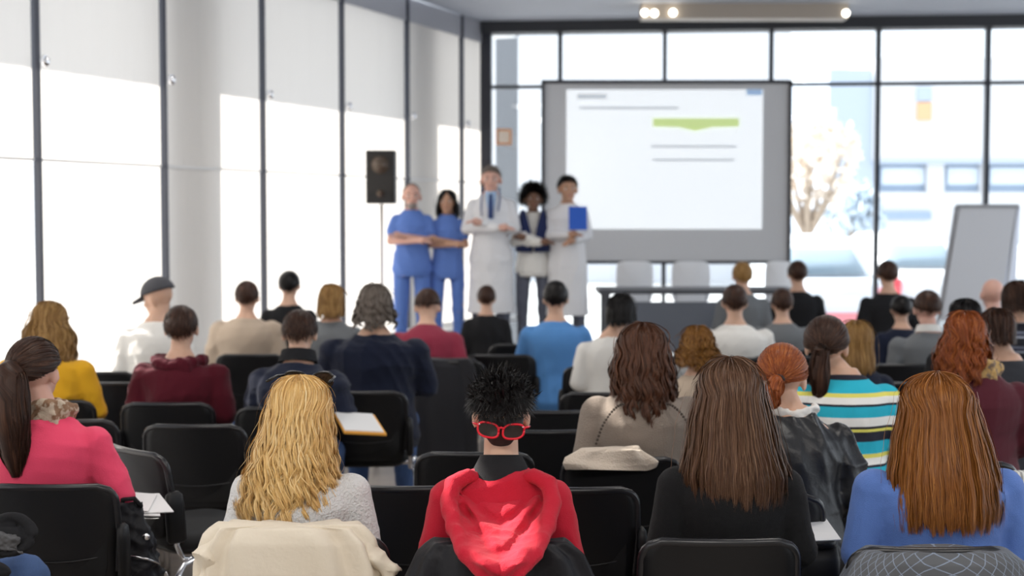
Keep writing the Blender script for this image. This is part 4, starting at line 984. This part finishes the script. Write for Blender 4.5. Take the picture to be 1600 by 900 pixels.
q = person(1292, 499, 6.0, 'woman with brown ponytail in a turquoise, white and navy striped sweater', 'light', M_stripe, lod=0, fat=1.05, folds=.003, lean=.2, hx=-.06, hy=-.3, hdrop=.035,
    hair=tied('dark', (.0, -.115, .0), [(.0, -.115, .0), (-.01, -.155, .0), (-.015, -.16, -.08), (-.01, -.155, -.17), (0, -.15, -.22)], n=1800, w=.0015, trad=.042, back=122, seed=8))
q = person(1507, 485, 6.1, 'woman with loose copper-red hair, gold scarf and maroon sweater', 'light', M_maroon, lod=0, hy=-.25, hx=-.05, fat=1.06, folds=.004,
    hair=longh('red', LP(.34, .115, .085, -.02), n=3000, wave=.008, nclump=26, w=.0018, phi_side=1.75, seed=21, lenj=.25, conv=.7, m=26))
scarf(q, M_gold, 1.05, .080, .026)
# ================= third row and beyond
q = person(78, 476, 7.1, 'bowed person with long reddish-blond hair in a mustard yellow top', 'light', M_yel, lod=1, hp=.5, lean=.28, sleeve='elbow', arms='desk', fat=1.1, sho=1.05, folds=.006,
    hair=longh('sandy', LP(.40, .13, .10, .03), n=2000, wave=.006, nclump=24, w=.0022, phi_side=1.7, seed=31, lenj=.2, conv=.7))
q = person(283, 479, 7.1, 'dark-haired person in a burgundy hooded sweater', 'light', M_burg, lod=1, fat=1.12, sho=1.03, folds=.007, infl=.026, hair=short('dark', n=1500, length=.035, lift=.1, w=.0016, back=126))
scarf(q, M_burg, 1.015, .105, .035, 'hood', 2, -.03)
q = person(468, 489, 6.95, 'dark-haired person in a padded navy jacket holding papers', 'light', M_navy, lod=1, fat=1.12, hp=.35, lean=.2, arms='desk', folds=.008, infl=.028, hair=short('dark', n=1500, length=.045, lift=.1, w=.0016, back=130))
collar(q, M_black, 1.04, 1.10, .10, .085)
q = person(586, 443, 7.7, 'large grey-brown haired person in a navy sweater and jeans', 'light', M_navy2, lod=1, fat=1.28, sho=1.08, folds=.006, arms='desk', infl=.022, hair=longh('grey', LP(.25, .11, .10), n=1300, wave=.010, nclump=20, w=.0022, phi_side=1.8, seed=33, lenj=.2, conv=.6))
# capped bowed person
q = person(246, 438, 8.8, 'person in a dark peaked cap and cream top, head turned left', 'light', M_whit, lod=2, hp=.3, hy=1.3, lean=.15, fat=1.0)
g = Geo(); n_ = 24; R = []
for t_ in np.linspace(.02, 1.45, 9): R.append(sph(np.full(n_, t_), np.linspace(0, 2 * pi, n_, endpoint=False), HE + .014))
g.rings(q.H(np.array(R).reshape(-1, 3)).reshape(9, n_, 3)); g2 = [(sx * .07 * c_, .075 + .10 * d_, .025 - .02 * d_) for sx, c_, d_ in ((-1, 1, 0), (-1, .8, .7), (0, 0, 1), (1, .8, .7), (1, 1, 0))]
V = [q.H(v) for v in g2] + [q.H(np.array(v) + (0, 0, .008)) for v in g2]; g.add(V, [(0, 1, 2, 3, 4)[::-1], (5, 6, 7, 8, 9)] + [(i, (i + 1) % 5, (i + 1) % 5 + 5, i + 5) for i in range(5)])
part('cap', g, mat('cap_dark', (.06, .06, .07), .8), q.root)
SH = lambda m, **k: short(m, n=500, length=.03, lift=.1, w=.003, **k)
q = person(386, 440, 9.8, 'short dark-haired person in a beige coat by the bright blinds', 'light', M_beige, lod=2, fat=1.2, infl=.03, hair=SH('dark'))
q = person(452, 424, 11.0, 'dark-haired person seated far left in black, behind the beige coat', 'light', M_black, lod=2, hair=SH('black'))
q = person(518, 443, 9.6, 'light brown haired person left of the large navy sweater', 'light', M_grey, lod=2, hair=longh('sandy', LP(.25, .095, .08), n=500, w=.004, seed=41, m=12))
q = person(668, 458, 9.2, 'bowed person in a raspberry red top in the middle rows', 'light', M_dpink, lod=2, hp=.6, lean=.45, fat=1.1, hair=SH('dark'))
q = person(760, 447, 11.4, 'dark-dressed person seated below the white-coated doctor', 'light', M_black, lod=2, hair=SH('dark'))
q = person(868, 440, 9.3, 'person in a bright azure shirt in the middle of the hall', 'light', M_bshirt, lod=2, fat=1.1, arms='desk', hair=SH('black'))
q = person(970, 459, 8.5, 'dark bobbed person in a white shirt behind the taupe sweater', 'light', M_whit, lod=2, fat=1.0, hx=.06, hair=longh('black', LP(.2, .095, .08), n=700, w=.003, seed=43, m=12))
q = person(1090, 508, 6.9, 'person with curly golden-brown hair in a beige top', 'light', M_beige, lod=1, fat=.95, hair=longh('curly', LP(.24, .115, .10), n=1600, wave=.014, nclump=30, w=.002, phi_side=1.9, seed=45, conv=.8))
q = person(1148, 446, 9.2, 'brown-haired person in a wide white shirt right of centre', 'light', M_whit, lod=2, fat=1.25, hair=SH('dark'))
q = person(1222, 452, 10.1, 'dark-haired person in a slate grey shirt right of centre', 'light', M_grey, lod=2, fat=1.15, hair=SH('dark'))
q = person(1160, 410, 12.0, 'fair-haired person far off near the stage table', 'light', M_grey, lod=2, hair=SH('sandy'))
q = person(1246, 408, 12.4, 'short-haired person far off at the end of the stage', 'light', M_black, lod=2, hair=SH('dark'))
q = person(1387, 408, 11.9, 'person with brown hair in black near the far right window', 'light', M_black, lod=2, fat=1.1, hair=SH('dark'))
q = person(1337, 500, 7.2, 'blond straight-haired person in a navy top behind the striped sweater', 'light', M_navy2, lod=1, fat=.92, hair=longh('sandy', LP(.30, .09, .08, .01), n=1000, w=.0022, seed=47))
q = person(1449, 455, 8.7, 'short-haired man in a grey sweater and white collar', 'pink', M_grey, lod=1, fat=1.12, hair=SH('dark', back=110), sho=1.05)
collar(q, M_whit, 1.04, 1.085, .085, .07)
q = person(1508, 466, 7.75, 'black-haired person in black partly hidden by the copper-haired woman', 'light', M_black, lod=1, hair=longh('black', LP(.25, .1, .1), n=700, w=.003, seed=49, m=12))
q = person(1551, 436, 10.0, 'bald man seated at the right in dark clothes', 'pink', M_black, lod=1, hair=None, fat=1.1)
q = person(1588, 438, 8.9, 'dark-haired person in a dark striped top at the right edge', 'light', M_strp2, lod=1, hx=-.03, fat=1.12, hair=longh('dark', LP(.2, .088, .07), n=600, w=.003, seed=51, m=12))
q = person(1556, 481, 6.95, 'brown-haired person in charcoal behind the maroon sweater', 'light', cloth('charcoal', (.035, .037, .045)), lod=1, hair=longh('dark', LP(.18, .09, .07), n=700, w=.003, seed=53, m=12), hx=-.05, fat=1.1)
q = person(1408, 462, 10.2, 'person in dark blue whose head is near the flip chart', 'light', M_navy2, lod=2, hair=SH('black'))

# ================= presenters
M_scrub = cloth('scrubs_blue', (.12, .22, .58), bump=.15); M_coat = cloth('lab_coat', (.78, .78, .80), bump=.15, bscale=80); M_vest = cloth('navy_vest', (.02, .03, .10)); M_greytr = cloth('grey_trousers', (.12, .13, .17))
YP = 12.4
kw = dict(stand=True, rz=pi, floor=.3, face=True, lod=0, lean=0.0, neckw=.95)
q = person(643, 287, YP, 'balding bearded man in blue scrubs with arms crossed', 'pink', M_scrub, trousers=M_scrub, arms='cross', sleeve='short', fat=.98, sho=.86, hy=.15, thick=.9, hair=short('grey', n=700, length=.01, lift=.1, w=.003, front=20, side=80, back=110, grow=.003), **kw)
g = Geo(); g.ell((0, .045, -.082), (.045, .05, .036), 16, 10); g.xf(q.H); part('beard', g, mat('beard', (.28, .24, .22), .9), q.root)
q = person(699, 296, YP + .05, 'woman in blue scrubs with shoulder-length black hair', 'mid', M_scrub, trousers=M_scrub, arms='cross', sleeve='short', fat=.85, sho=.84, thick=.82, hy=-.1, hair=longh('black', LP(.27, .105, .10), n=1200, w=.003, phi_side=2.15, seed=60, m=14), **kw)
q = person(767, 259, YP, 'tall grey-haired doctor in white coat, blue tie and stethoscope', 'pink', M_coat, coat=True, arms='cross', trousers=M_greytr, fat=.96, sho=.94, thick=.9, hair=short('grey', n=900, length=.02, lift=.15, w=.003, front=58, side=84, back=115), **kw)
doc = q
g = Geo(); g.rings(np.array([[(-.012, .112, 1.50), (.012, .112, 1.50), (.012, .122, 1.50), (-.012, .122, 1.50)], [(-.02, .150, 1.40), (.02, .150, 1.40), (.02, .158, 1.40), (-.02, .158, 1.40)], [(-.022, .156, 1.30), (.022, .156, 1.30), (.022, .164, 1.30), (-.022, .164, 1.30)]]) * doc.s); part('tie', g, mat('tie', (.02, .05, .18), .6), doc.root)
g = Geo(); g.rings(np.array([[(-.05, .098, 1.52), (.05, .098, 1.52), (.05, .085, 1.52), (-.05, .085, 1.52)], [(-.005, .158, 1.27), (.005, .158, 1.27), (.005, .12, 1.27), (-.005, .12, 1.27)]]) * doc.s); part('shirt_front', g, mat('shirt_pale_blue', (.45, .62, .85), .8), doc.root)
g = Geo(); g.tube(np.array([(.075, .11, 1.32), (.078, .145, 1.38), (.075, .125, 1.46), (.07, .04, 1.545), (.0, -.06, 1.565), (-.07, .04, 1.545), (-.075, .125, 1.46), (-.06, .150, 1.36)]) * doc.s, .007, 8); part('stethoscope', g, mat('steth', (.03, .06, .2), .4), doc.root)
q = person(833, 291, YP + .1, 'smiling woman with rounded black hair in navy waistcoat', 'dark', M_whit, trousers=M_greytr, arms='cross', fat=.85, sho=.82, thick=.8, hy=.1, hair=short('black', n=3000, length=.035, lift=.9, w=.003, grow=.034, jit=.9, front=66, side=112, back=132), **kw)
g = Geo(); ph = np.linspace(0, 2 * pi, 28, endpoint=False)
for sg in (-1, 1):
    R = []
    for z, x0, x1, y in ((1.13, .01, .16, .135), (1.25, .012, .165, .142), (1.35, .03, .165, .138), (1.44, .055, .14, .12), (1.50, .07, .12, .075), (1.515, .075, .11, .02)):
        R.append([(sg * x0, y + .014, z), (sg * (x0 + x1) / 2, y + .012, z), (sg * x1, y - .055, z), (sg * x1, y - .075, z), (sg * x0, y - .02, z)])
    g.rings(np.array(R))
g.xf(lambda v: v * q.s); part('waistcoat', g, M_vest, q.root)
g = Geo(); g.box((.09, .185, 1.30), (.06, .004, .035)); g.xf(lambda v: v * q.s); part('name_badge', g, M_white, q.root, False)
q = person(887, 275, YP + .05, 'dark-haired man in white coat holding a blue folder', 'mid', M_coat, coat=True, arms='hold', trousers=M_greytr, sho=.86, fat=.92, thick=.85, hy=.2, hair=short('black', n=900, length=.03, lift=.3, w=.003, front=58, side=86, back=115), **kw)
c_ = at(903, 341, YP - .25)
fo = slab('folder', c_, (.155, .022, .20), mat('folder_blue', (.01, .10, .55), .5), 'bright blue folder held against the white coat', 'folder', rz=.05, rx=-.1)

# ================= chairs
chair(72, 763, 'black chair holding the pink-sweatered woman, bottom left', .0)
chair(478, 846, 'black chair under the cream jacket')
chair(780, 858, 'black chair under the draped black jacket')
chair(1128, 850, 'black chair of the straight-brown-haired woman in black')
chair(1462, 864, 'black chair under the quilted grey jacket')
chair(640, 766, 'empty black chair seen between the blond woman and red hoodie')
chair(894, 768, 'empty black chair right of the red hoodie, front row')
chair(741, 712, 'black chair directly ahead of the spiky-haired man')
chair(973, 720, 'black chair of the taupe-sweater woman')
chair(206, 706, 'black chair with chrome arch leg right of the pink sweater', -.78)
chair(300, 668, 'empty black chair between pink sweater and blond woman', -.04)
chair(258, 633, 'black chair behind the burgundy sweater')
chair(440, 640, 'black chair of the navy padded jacket')
chair(566, 615, 'black chair of the large navy sweater', .03)
chair(945, 617, 'black chair half hidden left of the taupe sweater')
chair(858, 646, 'upper of two empty black chairs behind the spiky head')
chair(850, 677, 'lower of two empty black chairs behind the spiky head')
chair(815, 540, 'grey-lit empty black chair with visible armrest, mid hall', .1)
chair(782, 557, 'empty black chair just above the spiky hair')
chair(884, 532, 'dark chair below the azure shirt')
chair(700, 567, 'black chair with dark coat hanging over it')
chair(150, 584, 'farther of two black chairs by the mustard top')
chair(188, 601, 'nearer of two black chairs by the mustard top')
chair(72, 629, 'black chair behind the ponytail at left')
chair(100, 660, 'black chair top showing over the pink shoulder')
chair(1184, 780, 'black chair of the leather-jacket woman')
chair(1252, 735, 'black chair of the striped-sweater woman')
chair(1500, 728, 'black chair of the maroon-sweater woman')
chair(1418, 572, 'farther empty black chair under the grey sweater man')
chair(1436, 601, 'middle empty black chair between striped and auburn women')
chair(1410, 636, 'nearer empty black chair left of the auburn hair')
chair(1560, 600, 'black chair of the charcoal-dressed person')
chair(940, 575, 'black chair of the white-shirted person')
chair(1090, 612, 'black chair of the curly-haired person')
chair(1322, 600, 'black chair of the navy-topped blond person')
chair(640, 556, 'black chair beside the raspberry top')
chair(390, 556, 'black chair of the beige-coated person')
chair(1225, 560, 'black chair of the slate grey shirt')
chair(1140, 562, 'black chair of the wide white shirt')
chair(1300, 548, 'dark empty chair in the right middle rows')

# ================= draped clothes and small things
drape('draped_jacket', blond.root.location.x, 3.975, 'cream jacket hung over the blond woman\'s chair', 'jacket', M_blondcoat,
      [(.842, .10, .03, 0, 0), (.840, .20, .056, 0, 0), (.80, .236, .072, 0, -.008), (.72, .258, .076, .0, -.01), (.60, .262, .07, 0, -.01), (.45, .262, .07, 0, -.01), (.30, .25, .06, 0, -.01)], .016, 3, 12)
for sl in ([[(-.20, .0, .79), (-.235, -.04, .75), (-.25, -.06, .68), (-.225, -.07, .62)], [.03, .05, .055, .04]], [[(.20, .0, .79), (.25, -.03, .745), (.29, -.03, .71), (.27, -.05, .65), (.24, -.04, .6)], [.03, .04, .045, .05, .03]]):
    g = Geo(); g.tube(sl[0], sl[1], 14); link('sleeve', remesh(g, .008, 3, fold_fn(.008, 22, 6)), M_blondcoat, bpy.data.objects['draped_jacket'])
drape('draped_jacket', man.root.location.x, 3.885, 'black jacket hung over the hooded man\'s chair', 'jacket', M_blackjk,
      [(.818, .13, .02, 0, 0), (.815, .185, .045, 0, 0), (.78, .225, .052, 0, -.005), (.70, .262, .058, .0, -.01), (.60, .275, .062, 0, -.01), (.45, .28, .06, 0, -.01), (.30, .28, .06, 0, -.01)], .012, 8, 10)
drape('draped_jacket', at(1462, 860, 3.85)[0], 3.845, 'grey quilted jacket with pale lattice lines on the blue-sweatered woman\'s chair', 'jacket', M_quilt,
      [(.805, .12, .02, 0, 0), (.802, .20, .05, 0, 0), (.775, .235, .062, 0, -.005), (.70, .275, .07, .0, -.01), (.60, .29, .075, 0, -.01), (.45, .28, .07, 0, -.01)], .006, 4, 8)
q0 = at(950, 705, 5.28)
drape('draped_cardigan', q0[0], 5.27, 'beige knitted cloth laid over the taupe woman\'s chair back', 'cardigan', cloth('beige_knit', (.62, .53, .44), bump=.6, bscale=160),
      [(.845, .05, .02, .02, 0), (.84, .11, .045, .015, 0), (.81, .16, .055, .0, 0), (.79, .175, .06, 0, 0), (.77, .17, .055, 0, 0)], .012, 14, 8)
q0 = at(700, 567, 9.0)
drape('draped_coat', q0[0], F * .92 / 234 + .0, 'charcoal coat hanging over a mid-hall chair back', 'coat', cloth('coat_black', (.03, .03, .035)),
      [(.825, .10, .02, 0, 0), (.82, .17, .05, 0, 0), (.78, .19, .06, 0, 0), (.6, .20, .07, 0, 0), (.2, .2, .06, 0, 0)], .01, 17, 8)
# black backpack between the left chairs
bp_ = at(212, 840, 4.95)
t = thing('backpack', (bp_[0], 4.95, 0), .15, 'black backpack hanging beside the pink-sweatered woman\'s chair', 'bag')
g = Geo(); g.loft([(.32, .03, .04), (.335, .075, .07), (.45, .095, .09), (.58, .085, .085, 0, -.01), (.68, .06, .06, 0, -.03), (.72, .03, .03, 0, -.04)], 30, pw=2.6); link('bag_body', remesh(g, .008, 3, fold_fn(.009, 26, 2)), M_blackjk, t)
part('strap', Geo().tube([(-.03, -.02, .68), (-.06, -.07, .62), (-.05, -.09, .50), (0, -.10, .40)], [.012, .014, .014, .01], 6), M_black, t)
part('strap', Geo().tube([(.02, .0, .69), (0, -.03, .725), (-.04, -.02, .72), (-.04, .0, .68)], .009, 6), M_black, t)
part('buckle', Geo().ell((.045, -.085, .60), (.013, .006, .012)), M_chr, t); part('zip', Geo().tube([(-.01, -.10, .54), (.05, -.095, .525), (.085, -.06, .50)], .0035, 6), M_chr, t)
# papers
p = at(213, 790, 5.15)
g = Geo(); g.box((0, 0, 0), (.16, .22, .003), .3); g.box((.03, .02, .006), (.15, .21, .003), .5); g.box((-.02, .01, .012), (.15, .2, .003), .1)
link('papers', g.mesh('papers', False), mat('paper', (.80, .80, .80), .8), None, p, 0, None, 'loose white papers by the pink-sweatered woman\'s elbow', 'papers').rotation_euler = (.1, .12, 0)
p = at(562, 661, 6.75)
t = thing('clipboard', p, .25, 'white papers on an orange-edged clipboard held by the navy jacket', 'clipboard'); t.rotation_euler = (.22, .10, .35); t.scale = (.85, .85, .85)
part('board', Geo().box((0, 0, -.006), (.24, .31, .012)), mat('orange_board', (.85, .40, .06), .6), t, False); part('paper', Geo().box((-.004, .006, .004), (.22, .29, .006)), MATS['paper'], t, False)
p = at(1272, 822, 4.55)
o = slab('paper_sheet', p, (.115, .17, .003), MATS['paper'], 'white sheet on the folding tablet beside the black sweater', 'paper', rz=.2, rx=.35)
t = thing('folding_tablet', (p[0] + .0, 4.6, 0), 0, 'black folding writing tablet on a post right of the black sweater', 'tablet arm')
g = Geo(); g.loft([(p[2] - .06, .06, .12), (p[2] - .05, .068, .13), (p[2] - .032, .068, .13), (p[2] - .03, .06, .12)], 28, pw=4); part('tablet', g, M_plast, t)
g = Geo(); g.loft([(p[2] - .30, .06, .03, -.12), (p[2] - .10, .072, .03, -.10), (p[2] - .055, .065, .03, -.08)], 24, pw=4); part('flap', g, M_plast, t)
part('post', Geo().tube([(0, 0, p[2] - .05), (0, 0, .3), (.0, 0, .0)], .015), M_chr, t)
# bottom-left: jeans knee and dark coat of a person beside the camera
t = thing('person', (-2.0, 4.0, 0), 0, 'person at the bottom left corner, only denim knee and dark coat in view', 'person')
g = Geo(); g.capsule((-.05, .12, .50), (.0, .52, .50), .09, .07); g.capsule((.0, .52, .50), (.0, .50, .12), .065, .05); g.capsule((.06, .02, .54), (.555, .15, .635), .095, .082); g.capsule((.555, .15, .635), (.50, .48, .36), .07, .055)
link('trousers', remesh(g, .008, 4, fold_fn(.003, 20, 3)), MATS['denim'], t)
g = Geo(); g.capsule((.0, .50, .14), (.0, .56, .05), .036, .035); g.capsule((.50, .48, .36), (.49, .54, .30), .04, .035); g.capsule((0, 0, .6), (0, 0, 1.02), .14, .15); g.capsule((0, 0, 1.0), (0, 0, 1.18), .055, .05); g.ell((0, .01, 1.25), (.078, .096, .113), 20, 14); g.capsule((0, .10, 1.26), (0, .12, 1.23), .01, .012, 8)
g.capsule((.17, .06, .95), (.28, .0, .75), .05, .04); g.capsule((.28, .0, .75), (.40, .14, .76), .04, .03); link('body', remesh(g, .009, 3), SKIN['light'], t)
g = Geo(); g.capsule((0, 0, .56), (0, 0, .98), .165, .165); g.capsule((.15, .02, .96), (.28, 0, .76), .07, .06); g.capsule((.28, 0, .76), (.44, .06, .75), .055, .05); g.capsule((.16, -.05, .62), (.42, -.02, .68), .10, .06); g.ell((.50, .0, .70), (.08, .06, .035)); link('coat', remesh(g, .008, 3, fold_fn(.008, 20, 7)), M_black, t)
g = Geo(); g.ell((0, -.01, 1.275), (.084, .10, .10), 20, 14); link('hair', g.mesh('hair'), mat('nape', (.02, .015, .012), .7), t)
p = at(16, 836, 4.0)
g = Geo(); a_ = np.linspace(0, 2 * pi, 25); g.tube(np.stack([.062 * np.cos(a_), .02 * np.sin(a_), .048 * np.sin(a_)], 1), .017, 10); g.ell((-.01, .0, -.01), (.055, .03, .04)); 
hat = link('dark_hat', remesh(g, .005, 3, fold_fn(.005, 40, 4)), M_black, None, p, 0, None, 'dark hat with grey lining held at the bottom left edge', 'hat')
g = Geo(); g.ell((-.005, -.03, -.014), (.048, .018, .030)); g.capsule((.0, -.035, -.02), (.045, -.03, -.045), .014, .006); link('lining', remesh(g, .004, 2, fold_fn(.006, 60, 9)), mat('lining_grey', (.07, .07, .075), .6), hat)
# pinstriped cloth at the right edge
p = at(1597, 764, 4.9)
g = Geo(); g.loft([(-.30, .07, .03), (-.1, .06, .035), (.05, .055, .03), (.062, .04, .02)], 24, pw=3)
link('pinstriped_scarf', g.mesh('pin'), M_papst, None, p, 0, None, 'pale pinstriped cloth hanging at the right edge above the blue shoulder', 'cloth')
